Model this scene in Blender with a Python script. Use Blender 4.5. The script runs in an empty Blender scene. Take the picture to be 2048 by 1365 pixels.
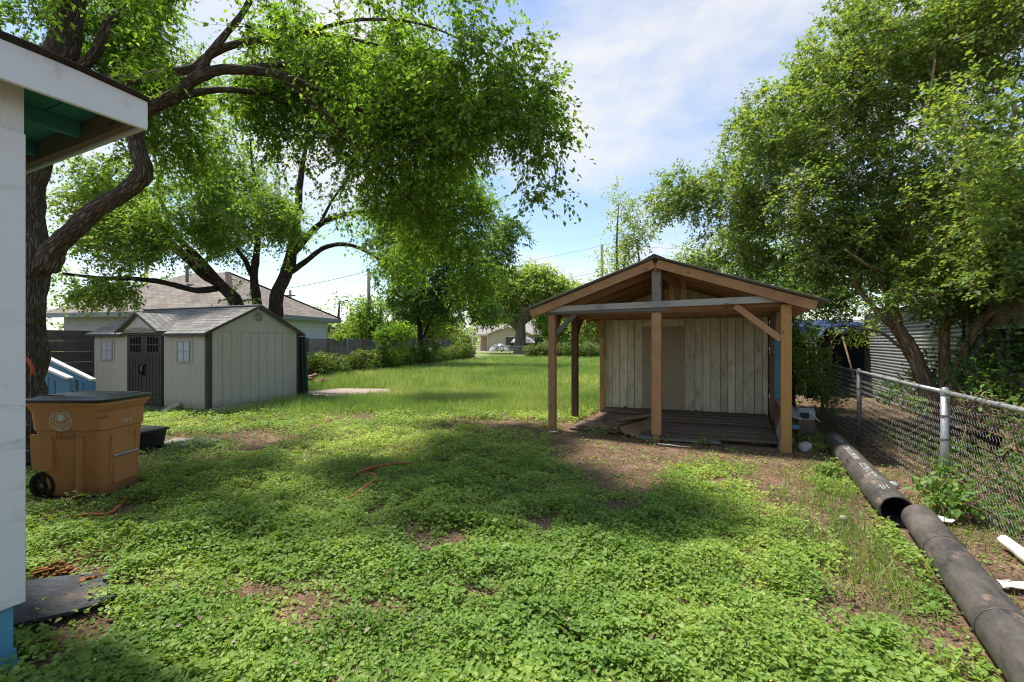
import bpy, math, random
import numpy as np
from mathutils import Vector, Matrix, Quaternion
# ------------------------------------------------------------------ camera, sky, sun, exposure
S = bpy.context.scene
COL = S.collection
cd = bpy.data.cameras.new("camera"); cam = bpy.data.objects.new("camera", cd); COL.objects.link(cam)
cd.sensor_width = 36.0; cd.lens = 16.0; cd.clip_start = 0.05; cd.clip_end = 2000.0
cam.location = (0, 0, 1.6); cam.rotation_euler = (math.radians(90), 0, 0)
S.camera = cam
SUN = Vector((-0.31, 0.21, 0.93)).normalized()
W = bpy.data.worlds.new("World"); S.world = W; W.use_nodes = True
nt = W.node_tree; nt.nodes.clear()
def wn(t, **k):
    n = nt.nodes.new(t)
    for a, b in k.items(): setattr(n, a, b)
    return n
wo = wn('ShaderNodeOutputWorld'); bg = wn('ShaderNodeBackground'); bgc = wn('ShaderNodeBackground'); mx = wn('ShaderNodeMixShader')
sky = wn('ShaderNodeTexSky', sky_type='NISHITA', sun_disc=False)
sky.sun_elevation = math.asin(SUN.z); sky.sun_rotation = math.atan2(SUN.x, SUN.y) % (2*math.pi)
sky.air_density = 1.0; sky.dust_density = 0.4; sky.ozone_density = 1.0
bg.inputs[1].default_value = 0.064
bgc.inputs[0].default_value = (0.985, 0.985, 0.99, 1); bgc.inputs[1].default_value = 0.272
tc = wn('ShaderNodeTexCoord'); sp = wn('ShaderNodeSeparateXYZ'); ad = wn('ShaderNodeMath', operation='ADD'); ad.inputs[1].default_value = 0.22
mxm = wn('ShaderNodeMath', operation='MAXIMUM'); mxm.inputs[1].default_value = 0.05
dx = wn('ShaderNodeMath', operation='DIVIDE'); dy = wn('ShaderNodeMath', operation='DIVIDE'); cb = wn('ShaderNodeCombineXYZ')
L = nt.links.new
L(tc.outputs['Generated'], sp.inputs[0]); L(sp.outputs[2], ad.inputs[0]); L(ad.outputs[0], mxm.inputs[0])
L(sp.outputs[0], dx.inputs[0]); L(mxm.outputs[0], dx.inputs[1]); L(sp.outputs[1], dy.inputs[0]); L(mxm.outputs[0], dy.inputs[1])
L(dx.outputs[0], cb.inputs[0]); L(dy.outputs[0], cb.inputs[1]); cb.inputs[2].default_value = 3.7
nz = wn('ShaderNodeTexNoise'); nz.inputs['Scale'].default_value = 1.15; nz.inputs['Detail'].default_value = 9; nz.inputs['Roughness'].default_value = 0.56; nz.inputs['Distortion'].default_value = 0.35
cr = wn('ShaderNodeValToRGB'); cr.color_ramp.elements[0].position = 0.45; cr.color_ramp.elements[1].position = 0.64
cr.color_ramp.elements[0].color = (0.04, 0.04, 0.04, 1); cr.color_ramp.elements[1].color = (0.95, 0.95, 0.95, 1)
L(cb.outputs[0], nz.inputs['Vector']); L(nz.outputs['Fac'], cr.inputs[0]); L(sky.outputs[0], bg.inputs[0])
L(cr.outputs[0], mx.inputs[0]); L(bg.outputs[0], mx.inputs[1]); L(bgc.outputs[0], mx.inputs[2]); L(mx.outputs[0], wo.inputs[0])
sl = bpy.data.lights.new("sun", 'SUN'); sl.energy = 2.05; sl.angle = math.radians(5.0); sl.color = (1.0, 0.95, 0.86)
so = bpy.data.objects.new("sun", sl); COL.objects.link(so); so.location = (0, 0, 30)
so.rotation_euler = (-SUN).to_track_quat('-Z', 'Y').to_euler()
S.view_settings.view_transform = 'Standard'; S.view_settings.look = 'None'; S.view_settings.gamma = 1.0
S.view_settings.use_curve_mapping = False; S.view_settings.exposure = 1.83
S.render.engine = 'CYCLES'
S.cycles.max_bounces = 9; S.cycles.diffuse_bounces = 6; S.cycles.transmission_bounces = 5; S.cycles.transparent_max_bounces = 6
S.cycles.use_denoising = True; S.cycles.filter_width = 1.1; S.cycles.caustics_reflective = False; S.cycles.caustics_refractive = False
# ------------------------------------------------------------------ helpers
RNG = np.random.default_rng(7); random.seed(7)
TAB = np.random.default_rng(3).random((256, 256))
def vnoise(x, y, s=0):
    x = np.asarray(x, float) + s*17.31; y = np.asarray(y, float) + s*9.77
    xi = np.floor(x).astype(int); yi = np.floor(y).astype(int); fx = x-xi; fy = y-yi
    fx = fx*fx*(3-2*fx); fy = fy*fy*(3-2*fy)
    a = TAB[xi & 255, yi & 255]; b = TAB[(xi+1) & 255, yi & 255]; c = TAB[xi & 255, (yi+1) & 255]; d = TAB[(xi+1) & 255, (yi+1) & 255]
    return (a*(1-fx)+b*fx)*(1-fy)+(c*(1-fx)+d*fx)*fy
def fbm(x, y, s=0): return .55*vnoise(x, y, s)+.28*vnoise(np.asarray(x)*2.1, np.asarray(y)*2.1, s+1)+.17*vnoise(np.asarray(x)*4.3, np.asarray(y)*4.3, s+2)
def gz(x, y):   # ground height: flat yard, rising gently towards the street
    t = np.clip((np.asarray(y, float)-14)/22, 0, 1); t = t*t*(3-2*t)
    near = np.clip((26-np.asarray(y, float))/8, 0, 1)
    return .08*t + near*.03*(vnoise(np.asarray(x)*1.1, np.asarray(y)*1.1, 5)-.5)
F = 910.0
def at(px, py, Y): return Vector(((px-1024)/F*Y, Y, 1.6-(py-682)/F*Y))      # surveyed point at distance Y
def G(px, py): Y = 1.6*F/(py-682); return ((px-1024)/F*Y, Y)                  # surveyed point on the ground
def inpoly(x, y, poly):
    x = np.asarray(x); y = np.asarray(y); r = np.zeros(x.shape, bool); n = len(poly)
    for i in range(n):
        x0, y0 = poly[i]; x1, y1 = poly[(i+1) % n]
        c = (y0 > y) != (y1 > y)
        if y1 != y0: r ^= c & (x < (x1-x0)*(y-y0)/(y1-y0)+x0)
    return r
def tag(o, label=None, cat=None, group=None, kind=None):
    if label: o['label'] = label
    if cat: o['category'] = cat
    if group: o['group'] = group
    if kind: o['kind'] = kind
    return o
def thing(name, label, cat, loc=(0, 0, 0), rz=0, group=None):
    o = bpy.data.objects.new(name, None); COL.objects.link(o); o.location = loc; o.rotation_euler = (0, 0, rz); o.empty_display_size = .2
    return tag(o, label, cat, group)
def link(name, me, parent=None):
    o = bpy.data.objects.new(name, me); COL.objects.link(o); o.parent = parent; return o
class MB:
    def __init__(s, off=(0, 0, 0)): s.v = []; s.f = []; s.uv = []; s.off = Vector(off)
    def add(s, vs, fs, uvs=None):
        b = len(s.v); s.v += [tuple(Vector(p)-s.off) for p in vs]; s.f += [tuple(i+b for i in f) for f in fs]
        s.uv += uvs if uvs else [None]*len(fs)
        return s
    def box(s, x0, x1, y0, y1, z0, z1, M=None):
        p = [Vector((x, y, z)) for z in (z0, z1) for y in (y0, y1) for x in (x0, x1)]
        if M: p = [M @ q for q in p]
        return s.add(p, [(0, 2, 3, 1), (4, 5, 7, 6), (0, 1, 5, 4), (2, 6, 7, 3), (0, 4, 6, 2), (1, 3, 7, 5)])
    def prism(s, poly, axis, a, b):
        def mk(p, t): return (t, p[0], p[1]) if axis == 'x' else (p[0], t, p[1]) if axis == 'y' else (p[0], p[1], t)
        n = len(poly); vs = [mk(p, a) for p in poly]+[mk(p, b) for p in poly]
        return s.add(vs, [tuple(range(n))[::-1], tuple(range(n, 2*n))]+[(i, (i+1) % n, n+(i+1) % n, n+i) for i in range(n)])
    def tube(s, pts, rad, n=8, caps=True, jit=0, seed=0):
        pts = [Vector(p) for p in pts]; m = len(pts)
        if not hasattr(rad, '__len__'): rad = [rad]*m
        rr = random.Random(seed); t0 = (pts[1]-pts[0]).normalized()
        nx = t0.orthogonal().normalized(); vs = []; vlen = [0]
        for i in range(m):
            t = (pts[min(i+1, m-1)]-pts[max(i-1, 0)])
            if t.length < 1e-9: t = t0
            t = t.normalized(); nx = (nx-t*nx.dot(t)).normalized(); ny = t.cross(nx)
            if i: vlen.append(vlen[-1]+(pts[i]-pts[i-1]).length)
            for k in range(n):
                a = 2*math.pi*k/n; r = rad[i]*(1+jit*(rr.random()-.5)*2)
                vs.append(pts[i]+nx*(math.cos(a)*r)+ny*(math.sin(a)*r))
        fs = []; uvs = []; per = 2*math.pi*max(rad)
        for i in range(m-1):
            for k in range(n):
                k2 = (k+1) % n
                fs.append((i*n+k, i*n+k2, (i+1)*n+k2, (i+1)*n+k))
                u0 = k/n*per; u1 = (k+1)/n*per
                uvs.append([(u0, vlen[i]), (u1, vlen[i]), (u1, vlen[i+1]), (u0, vlen[i+1])])
        if caps:
            fs += [tuple(range(n))[::-1], tuple(range((m-1)*n, m*n))]; uvs += [None, None]
        return s.add(vs, fs, uvs)
    def lathe(s, prof, n=24, M=None):    # profile of (r, z)
        vs = []; m = len(prof)
        for r, z in prof:
            for k in range(n):
                a = 2*math.pi*k/n; p = Vector((r*math.cos(a), r*math.sin(a), z)); vs.append(M @ p if M else p)
        fs = [(i*n+k, i*n+(k+1) % n, (i+1)*n+(k+1) % n, (i+1)*n+k) for i in range(m-1) for k in range(n)]
        fs += [tuple(range(n))[::-1], tuple(range((m-1)*n, m*n))]
        return s.add(vs, fs)
    def grid(s, fn, nu, nv):
        vs = [fn(i/nu, j/nv) for j in range(nv+1) for i in range(nu+1)]
        return s.add(vs, [(j*(nu+1)+i, j*(nu+1)+i+1, (j+1)*(nu+1)+i+1, (j+1)*(nu+1)+i) for j in range(nv) for i in range(nu)])
    def build(s, name, mat, parent=None, smooth=False):
        me = bpy.data.meshes.new(name); me.from_pydata(s.v, [], s.f)
        if any(u is not None for u in s.uv):
            l = me.uv_layers.new(name='UVMap'); fl = []
            for f, u in zip(s.f, s.uv):
                for i in range(len(f)): fl += list(u[i]) if u else [0, 0]
            l.data.foreach_set('uv', fl)
        if smooth:
            me.polygons.foreach_set('use_smooth', [True]*len(me.polygons))
        me.materials.append(M_[mat] if isinstance(mat, str) else mat); me.update()
        return link(name, me, parent)
def sharp(o, deg=35):
    me = o.data; me.polygons.foreach_set('use_smooth', [True]*len(me.polygons))
    try: me.set_sharp_from_angle(angle=math.radians(deg))
    except Exception: pass
    return o
BC = {}
def boardmesh(Ln, w, h, c, mat, warp=0):
    k = (round(Ln, 3), round(w, 3), round(h, 3), c, mat, warp)
    if k in BC: return BC[k]
    me = bpy.data.meshes.new('board'); ns = 4 if warp else 1
    c = min(c, w*.2, h*.2); vs = []; fs = []
    ring = [(-w/2+c, -h/2), (w/2-c, -h/2), (w/2, -h/2+c), (w/2, h/2-c), (w/2-c, h/2), (-w/2+c, h/2), (-w/2, h/2-c), (-w/2, -h/2+c)]
    xs = [-Ln/2, -Ln/2+c]+[-Ln/2+Ln*i/ns for i in range(1, ns)]+[Ln/2-c, Ln/2]
    for i, x in enumerate(xs):
        q = 1-(c/(min(w, h)/2) if i in (0, len(xs)-1) else 0)*.6
        b = warp*math.sin((x/Ln+.5)*math.pi)
        vs += [(x, y*q, z*q+b) for y, z in ring]
    for i in range(len(xs)-1):
        fs += [(i*8+k2, i*8+(k2+1) % 8, (i+1)*8+(k2+1) % 8, (i+1)*8+k2)[::-1] for k2 in range(8)]
    fs += [tuple(range(8)), tuple(range((len(xs)-1)*8, len(xs)*8))[::-1]]
    fs = [f[::-1] for f in fs]
    me.from_pydata(vs, [], fs); me.materials.append(M_[mat]); me.update(); BC[k] = me
    return me
def board(name, p0, p1, w, h, mat, parent=None, up=(0, 0, 1), c=.004, warp=0, roll=0):
    """a plank from p0 to p1: w across, h along 'up'; grain runs along its local X"""
    p0 = Vector(p0); p1 = Vector(p1); d = p1-p0; x = d.normalized(); z = Vector(up)
    z = z-x*z.dot(x)
    z = z.normalized() if z.length > 1e-4 else x.orthogonal().normalized()
    y = z.cross(x); o = link(name, boardmesh(d.length, w, h, c, mat, warp), parent)
    R = Matrix((x, y, z)).transposed()
    if roll: R = R @ Matrix.Rotation(roll, 3, 'X')
    o.matrix_local = Matrix.Translation((p0+p1)/2) @ R.to_4x4()
    return o
def mesh_np(name, V, faces, mat, parent=None, rnd=None, off=None):
    V = np.asarray(V, np.float32); faces = np.asarray(faces, np.int32); nf, k = faces.shape
    if off is not None: V = V-np.asarray(off, np.float32)
    me = bpy.data.meshes.new(name); me.vertices.add(len(V)); me.vertices.foreach_set('co', V.ravel())
    me.loops.add(nf*k); me.loops.foreach_set('vertex_index', faces.ravel()); me.polygons.add(nf)
    me.polygons.foreach_set('loop_start', np.arange(0, nf*k, k, dtype=np.int32))
    if rnd is not None:
        a = me.attributes.new('rnd', 'FLOAT', 'FACE'); a.data.foreach_set('value', np.asarray(rnd, np.float32))
    me.materials.append(M_[mat]); me.update(calc_edges=True)
    return link(name, me, parent)
def unit(a): return a/np.maximum(np.linalg.norm(a, axis=1, keepdims=True), 1e-9)
def leafmesh(B, D, N, Ln, Wd, fold=.18, rich=False):
    D = unit(D); N = unit(N-D*np.sum(N*D, 1, keepdims=True)); Sd = np.cross(D, N); n = len(B)
    Ln = Ln[:, None]; Wd = Wd[:, None]
    if not rich:
        V = np.stack([B, B+D*Ln*.45+Sd*Wd*.5+N*Wd*fold, B+D*Ln-N*Ln*.12, B+D*Ln*.45-Sd*Wd*.5+N*Wd*fold], 1).reshape(-1, 3)
        i = np.arange(n)[:, None]*4
        Fc = np.concatenate([i+np.array([[0, 1, 2]]), i+np.array([[0, 2, 3]])], 1).reshape(-1, 3)
        return V, Fc, 2
    V = np.stack([B, B+D*Ln*.28+Sd*Wd*.48+N*Wd*fold, B+D*Ln*.66+Sd*Wd*.34+N*Wd*fold*.7, B+D*Ln-N*Ln*.1,
                  B+D*Ln*.66-Sd*Wd*.34+N*Wd*fold*.7, B+D*Ln*.28-Sd*Wd*.48+N*Wd*fold], 1).reshape(-1, 3)
    i = np.arange(n)[:, None]*6
    Fc = np.concatenate([i+np.array([[0, 1, 2, 3]]), i+np.array([[0, 3, 4, 5]])], 1).reshape(-1, 4)
    return V, Fc, 2
def textmesh(txt, size, ext=0):
    cu = bpy.data.curves.new('lettering', 'FONT'); cu.body = txt; cu.size = size; cu.align_x = 'CENTER'; cu.extrude = ext; cu.resolution_u = 2
    o = bpy.data.objects.new('lettering', cu); COL.objects.link(o); bpy.context.view_layer.update()
    me = bpy.data.meshes.new_from_object(o.evaluated_get(bpy.context.evaluated_depsgraph_get()))
    vs = [v.co.copy() for v in me.vertices]; fs = [tuple(p.vertices) for p in me.polygons]
    bpy.data.objects.remove(o); bpy.data.meshes.remove(me); bpy.data.curves.remove(cu)
    return vs, fs
# ------------------------------------------------------------------ materials
M_ = {}
class NM:
    def __init__(s, name):
        s.m = bpy.data.materials.new(name); s.m.use_nodes = True; s.t = s.m.node_tree; s.b = s.t.nodes['Principled BSDF']; M_[name] = s.m
    def n(s, t, ins=None, **k):
        x = s.t.nodes.new(t)
        for a, b in k.items(): setattr(x, a, b)
        for a, b in (ins or {}).items():
            if isinstance(b, bpy.types.NodeSocket): s.t.links.new(b, x.inputs[a])
            else: x.inputs[a].default_value = b
        return x
    def l(s, a, b): s.t.links.new(a, b)
    def ramp(s, fac, stops):
        r = s.n('ShaderNodeValToRGB', {0: fac}); e = r.color_ramp.elements
        while len(e) < len(stops): e.new(.5)
        for x, (p, c) in zip(e, stops): x.position = p; x.color = (c[0], c[1], c[2], 1)
        return r.outputs[0]
    def mix(s, f, a, b, mode='MIX'):
        r = s.n('ShaderNodeMix', data_type='RGBA', blend_type=mode)
        for sock, v in ((r.inputs[0], f), (r.inputs[6], a), (r.inputs[7], b)):
            if isinstance(v, bpy.types.NodeSocket): s.l(v, sock)
            elif isinstance(v, (int, float)): sock.default_value = v
            else: sock.default_value = (v[0], v[1], v[2], 1)
        return r.outputs[2]
    def noise(s, vec, scale, detail=4, rough=.55): return s.n('ShaderNodeTexNoise', {'Vector': vec, 'Scale': scale, 'Detail': detail, 'Roughness': rough}).outputs[0]
    def math(s, op, a, b=0):
        return s.n('ShaderNodeMath', {0: a, 1: b}, operation=op).outputs[0]
    def scaled(s, vec, v): return s.n('ShaderNodeMapping', {'Vector': vec, 'Scale': v}).outputs[0]
    def obj(s): return s.n('ShaderNodeTexCoord').outputs['Object']
    def uv(s): return s.n('ShaderNodeTexCoord').outputs['UV']
    def pos(s): return s.n('ShaderNodeNewGeometry').outputs['Position']
    def rand(s): return s.n('ShaderNodeObjectInfo').outputs['Random']
    def bump(s, h, st=.3, d=.01):
        b = s.n('ShaderNodeBump', {'Height': h, 'Strength': st, 'Distance': d}); s.l(b.outputs[0], s.b.inputs['Normal'])
    def out(s, c, rough=.7, spec=.3, metal=0):
        if isinstance(c, bpy.types.NodeSocket): s.l(c, s.b.inputs['Base Color'])
        else: s.b.inputs['Base Color'].default_value = (c[0], c[1], c[2], 1)
        if isinstance(rough, bpy.types.NodeSocket): s.l(rough, s.b.inputs['Roughness'])
        else: s.b.inputs['Roughness'].default_value = rough
        s.b.inputs['Specular IOR Level'].default_value = spec; s.b.inputs['Metallic'].default_value = metal
        return s.m
def offs(q):     # object coordinates shifted per object so that no two boards share a grain
    r = q.rand(); c = q.n('ShaderNodeCombineXYZ', {0: q.math('MULTIPLY', r, 37), 1: q.math('MULTIPLY', r, 71), 2: q.math('MULTIPLY', r, 13)})
    return q.n('ShaderNodeVectorMath', {0: q.obj(), 1: c.outputs[0]}, operation='ADD').outputs[0]
def wood(name, a, b, dark, rough=.75, var=.35, knots=True, bump=.35):
    q = NM(name); v = offs(q)
    g = q.noise(q.scaled(v, (1.2, 26, 26)), 1.6, 6, .6); g2 = q.noise(q.scaled(v, (.8, 5, 5)), 1.5, 3)
    c = q.mix(g, a, b); c = q.mix(q.math('MULTIPLY', g2, .75), c, dark)
    st = q.noise(v, 2.2, 5, .7); c = q.mix(q.n('ShaderNodeMapRange', {0: st, 1: .50, 2: .70, 3: 0, 4: .65}).outputs[0], c, dark)
    if knots:
        k = q.n('ShaderNodeTexVoronoi', {'Vector': q.scaled(v, (3.2, 9, 9)), 'Scale': 1.0}).outputs['Distance']
        c = q.mix(q.n('ShaderNodeMapRange', {0: k, 1: .05, 2: .16, 3: .8, 4: 0}).outputs[0], c, [x*.35 for x in dark])
    sc = q.n('ShaderNodeMapRange', {0: q.rand(), 3: 1-var, 4: 1+var*.6}).outputs[0]
    c = q.mix(1.0, c, q.n('ShaderNodeCombineColor', {0: sc, 1: sc, 2: sc}).outputs[0], 'MULTIPLY')
    q.bump(g, bump, .006); return q.out(c, rough, .25)
wood('wood_orange', (.50, .285, .14), (.37, .20, .095), (.20, .105, .055))
wood('wood_yellow', (.52, .31, .11), (.42, .23, .075), (.30, .15, .05), var=.1)
wood('wood_red', (.24, .12, .07), (.17, .085, .05), (.10, .055, .035))
wood('wood_grey', (.27, .25, .22), (.19, .175, .155), (.09, .08, .07))
wood('wood_greypaint', (.47, .455, .42), (.33, .315, .285), (.15, .13, .11))
wood('wood_deck', (.25, .185, .135), (.165, .12, .086), (.08, .058, .042), rough=.7)
wood('wood_pile', (.40, .28, .16), (.29, .19, .105), (.10, .06, .035))
wood('wood_fence', (.165, .15, .13), (.115, .10, .087), (.05, .043, .036))
wood('wood_fencefar', (.30, .305, .29), (.20, .20, .19), (.085, .08, .072))
wood('paint_blue', (.11, .27, .40), (.09, .22, .34), (.06, .13, .19), knots=False, var=.15, bump=.15)
def peeling(name, paint, under, amt, grime, cov=(.5, .62)):
    q = NM(name); v = offs(q)
    g = q.noise(q.scaled(v, (1.0, 22, 22)), 1.5, 6, .6)
    base = q.mix(g, under, [x*.6 for x in under]); pn = q.noise(q.scaled(v, (2.2, 9, 9)), 1.4, 8, .7)
    c = q.mix(q.n('ShaderNodeMapRange', {0: pn, 1: cov[0], 2: cov[1], 3: 1, 4: 1-amt}).outputs[0], base, paint)
    d = q.noise(v, 1.3, 5, .65); c = q.mix(q.n('ShaderNodeMapRange', {0: d, 1: .45, 2: .75, 3: 0, 4: .6}).outputs[0], c, grime)
    sc = q.n('ShaderNodeMapRange', {0: q.rand(), 3: .78, 4: 1.12}).outputs[0]
    c = q.mix(1.0, c, q.n('ShaderNodeCombineColor', {0: sc, 1: sc, 2: sc}).outputs[0], 'MULTIPLY')
    q.bump(pn, .25, .004); return q.out(c, .75, .25)
peeling('paint_wall', (.62, .545, .385), (.34, .265, .165), .8, (.33, .265, .165), (.48, .70))
peeling('paint_white', (.60, .63, .635), (.35, .33, .29), .5, (.44, .445, .41), (.66, .72))
peeling('paint_skirt', (.10, .30, .44), (.34, .38, .38), .6, (.045, .14, .21), (.58, .66))
peeling('paint_teal', (.045, .20, .215), (.04, .11, .11), .3, (.025, .11, .12), (.6, .7))
peeling('paint_picket', (.30, .31, .31), (.17, .155, .14), .7, (.14, .13, .115))
def plain(name, c, rough=.6, spec=.3, metal=0, var=.25, scale=3.0, bump=0, bscale=60):
    q = NM(name); v = q.obj(); d = q.noise(v, scale, 6, .65)
    k = q.n('ShaderNodeMapRange', {0: d, 1: .3, 2: .7, 3: 1-var, 4: 1+var*.4}).outputs[0]
    cc = q.mix(1.0, c, q.n('ShaderNodeCombineColor', {0: k, 1: k, 2: k}).outputs[0], 'MULTIPLY')
    if bump: q.bump(q.noise(v, bscale, 3), bump, .004)
    return q.out(cc, rough, spec, metal)
plain('plywood_door', (.33, .26, .172), .75, .2, var=.12, scale=1.5)
def shed_mat():
    q = NM('shed_beige'); v = q.obj(); n = q.noise(v, 1.3, 6, .65); c = q.mix(n, (.38, .365, .315), (.46, .44, .385))
    st = q.noise(q.scaled(v, (9, 9, .7)), 1.5, 5, .65); c = q.mix(q.n('ShaderNodeMapRange', {0: st, 1: .52, 2: .75, 3: 0, 4: .4}).outputs[0], c, (.30, .285, .24))
    z = q.n('ShaderNodeSeparateXYZ', {0: v}).outputs[2]; mud = q.math('ADD', q.math('MULTIPLY', z, -2.6), q.noise(v, 5, 6, .7)); c = q.mix(q.n('ShaderNodeMapRange', {0: mud, 1: -.25, 2: .25, 3: 0, 4: .6}).outputs[0], c, (.26, .215, .16))
    q.bump(q.noise(v, 60, 3), .08, .004); return q.out(c, .55, .3)
shed_mat()
plain('shed_dark', (.055, .048, .042), .55, .3, var=.2)
plain('shed_pane', (.42, .47, .50), .25, .5, var=.1)
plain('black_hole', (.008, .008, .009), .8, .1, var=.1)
plain('bin_brown', (.40, .205, .10), .50, .35, var=.20, scale=2.6, bump=.10, bscale=180)
def bin_mat():
    q = NM('bin_body'); v = q.obj(); n = q.noise(v, 2.2, 6, .65); c = q.mix(n, (.45, .18, .065), (.55, .245, .098))
    st = q.noise(q.scaled(v, (14, 14, 1.2)), 1.4, 5, .65); c = q.mix(q.n('ShaderNodeMapRange', {0: st, 1: .55, 2: .75, 3: 0, 4: .45}).outputs[0], c, (.24, .12, .06))
    z = q.n('ShaderNodeSeparateXYZ', {0: v}).outputs[2]; mud = q.math('ADD', q.math('MULTIPLY', z, -3.2), q.noise(v, 9, 6, .7)); c = q.mix(q.n('ShaderNodeMapRange', {0: mud, 1: .05, 2: .45, 3: 0, 4: .55}).outputs[0], c, (.20, .125, .08))
    sc = q.noise(q.scaled(v, (3, 3, 22)), 3.0, 6, .75); c = q.mix(q.n('ShaderNodeMapRange', {0: sc, 1: .66, 2: .74, 3: 0, 4: .4}).outputs[0], c, (.58, .40, .26))
    q.bump(q.noise(v, 160, 3), .12, .003); return q.out(c, .52, .35)
bin_mat()
plain('bin_black', (.018, .019, .021), .38, .45, var=.3, scale=4)
plain('black_plastic', (.020, .021, .023), .5, .4, var=.4, scale=8)
plain('rubber', (.022, .021, .020), .85, .2, var=.4, scale=20)
plain('emblem_white', (.74, .74, .73), .6, .3, var=.08)
plain('print_white', (.55, .55, .54), .7, .2, var=.35, scale=14)
plain('hose', (.46, .115, .050), .55, .35, var=.3, scale=9)
plain('orange_paint', (.62, .085, .02), .4, .5, var=.15)
plain('galv', (.40, .41, .415), .48, .5, .55, var=.25, scale=11, bump=.05)
plain('galv_dull', (.20, .20, .20), .6, .4, .4, var=.35, scale=14)
plain('wire', (.27, .265, .25), .55, .4, .45, var=.4, scale=9)
plain('pvc', (.72, .72, .66), .4, .4, var=.12, scale=6)
plain('concrete', (.38, .35, .31), .9, .15, var=.4, scale=5, bump=.4)
plain('slab', (.40, .315, .265), .9, .15, var=.35, scale=2.5, bump=.3)
plain('rock', (.52, .49, .44), .9, .2, var=.4, scale=9, bump=.6)
plain('asphalt', (.16, .14, .135), .95, .1, var=.2, scale=1.2)
plain('verge', (.34, .235, .17), .95, .1, var=.3, scale=1.5)
plain('trim_grey', (.22, .245, .25), .6, .3, var=.12)
plain('siding_white', (.60, .66, .66), .6, .3, var=.10, scale=1.2)
plain('siding_grey', (.30, .32, .33), .6, .3, var=.2, scale=2)
plain('tan_wall', (.46, .40, .325), .8, .2, var=.12, scale=.8)
plain('beige_panel', (.42, .33, .235), .75, .2, var=.2, scale=2)
plain('glass_dark', (.035, .042, .045), .12, .6, var=.3)
plain('cream_trim', (.62, .58, .50), .6, .3, var=.1)
plain('roof_far', (.31, .28, .265), .9, .15, var=.25, scale=3)
plain('tarp_blue', (.006, .022, .13), .42, .45, var=.3, scale=5, bump=.3, bscale=14)
plain('tarp_grey', (.42, .42, .44), .6, .3, var=.5, scale=5)
plain('alu', (.50, .51, .52), .4, .5, .7, var=.2)
plain('dark_green', (.012, .045, .038), .5, .35, var=.25)
plain('pole_wood', (.175, .145, .115), .9, .1, var=.3, scale=2)
plain('wire_dark', (.10, .10, .10), .7, .2)
plain('dry_stem', (.27, .175, .115), .85, .15, var=.5, scale=14)
def char():
    q = NM('char'); p = q.obj(); n = q.noise(q.scaled(p, (4, 14, 4)), 2.0, 8, .72); c = q.ramp(n, [(.35, (.012, .015, .020)), (.55, (.035, .040, .048)), (.75, (.075, .072, .068))])
    d = q.noise(p, 5, 6, .7); c = q.mix(q.n('ShaderNodeMapRange', {0: d, 1: .52, 2: .70, 3: 0, 4: .8}).outputs[0], c, (.15, .105, .07)); q.bump(n, .7, .01); return q.out(c, .6, .3)
char()
plain('rot', (.26, .125, .05), .95, .1, var=.55, scale=14, bump=.8)
plain('shingle_edge', (.062, .052, .045), .95, .1, var=.5, scale=12, bump=.6)
plain('blossom', (.72, .68, .66), .7, .2, var=.15, scale=9)
plain('seedpod', (.36, .36, .12), .8, .2, var=.3, scale=9)
plain('deadleaf', (.42, .165, .06), .85, .2, var=.35, scale=9)
def pipe_mat():
    q = NM('pipe_black'); v = q.obj()
    a = q.noise(q.scaled(v, (1, 1, 1)), 2.6, 8, .7); s = q.noise(q.scaled(v, (5, 16, 16)), 1.0, 8, .78)
    c = q.ramp(a, [(.34, (.022, .021, .021)), (.50, (.060, .053, .048)), (.66, (.135, .113, .098))]); c = q.mix(q.n('ShaderNodeMapRange', {0: s, 1: .4, 2: .8, 3: 0, 4: .75}).outputs[0], c, (.16, .138, .12))
    m = q.noise(q.scaled(v, (.6, 1, 1)), 7.5, 7, .65); c = q.mix(q.n('ShaderNodeMapRange', {0: m, 1: .58, 2: .68, 3: 0, 4: .6}).outputs[0], c, (.30, .205, .155))
    q.bump(s, .2, .003); return q.out(c, q.n('ShaderNodeMapRange', {0: a, 3: .38, 4: .75}).outputs[0], .4)
def house_paint():
    q = NM('house_paint'); v = q.obj()
    c = q.mix(q.noise(v, 1.1, 5, .6), (.56, .60, .615), (.66, .69, .695)); s1 = q.noise(q.scaled(v, (3, 3, 1.1)), 2.2, 7, .72)
    c = q.mix(q.n('ShaderNodeMapRange', {0: s1, 1: .54, 2: .72, 3: 0, 4: .75}).outputs[0], c, (.36, .35, .30))
    s2 = q.noise(q.scaled(v, (1, 40, 4)), 1.3, 4, .6); c = q.mix(q.n('ShaderNodeMapRange', {0: s2, 1: .62, 2: .72, 3: 0, 4: .35}).outputs[0], c, (.40, .42, .42))
    k = q.n('ShaderNodeTexVoronoi', {'Vector': v, 'Scale': 9.0}).outputs['Distance']; c = q.mix(q.n('ShaderNodeMapRange', {0: k, 1: .03, 2: .05, 3: .8, 4: 0}).outputs[0], c, (.16, .15, .14))
    q.bump(q.math('ADD', q.noise(q.scaled(v, (1, 1, .3)), 30, 4), s1), .25, .004); return q.out(c, .7, .25)
house_paint()
pipe_mat()
plain('pipe_new', (.024, .024, .025), .45, .45, var=.5, scale=7)
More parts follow.
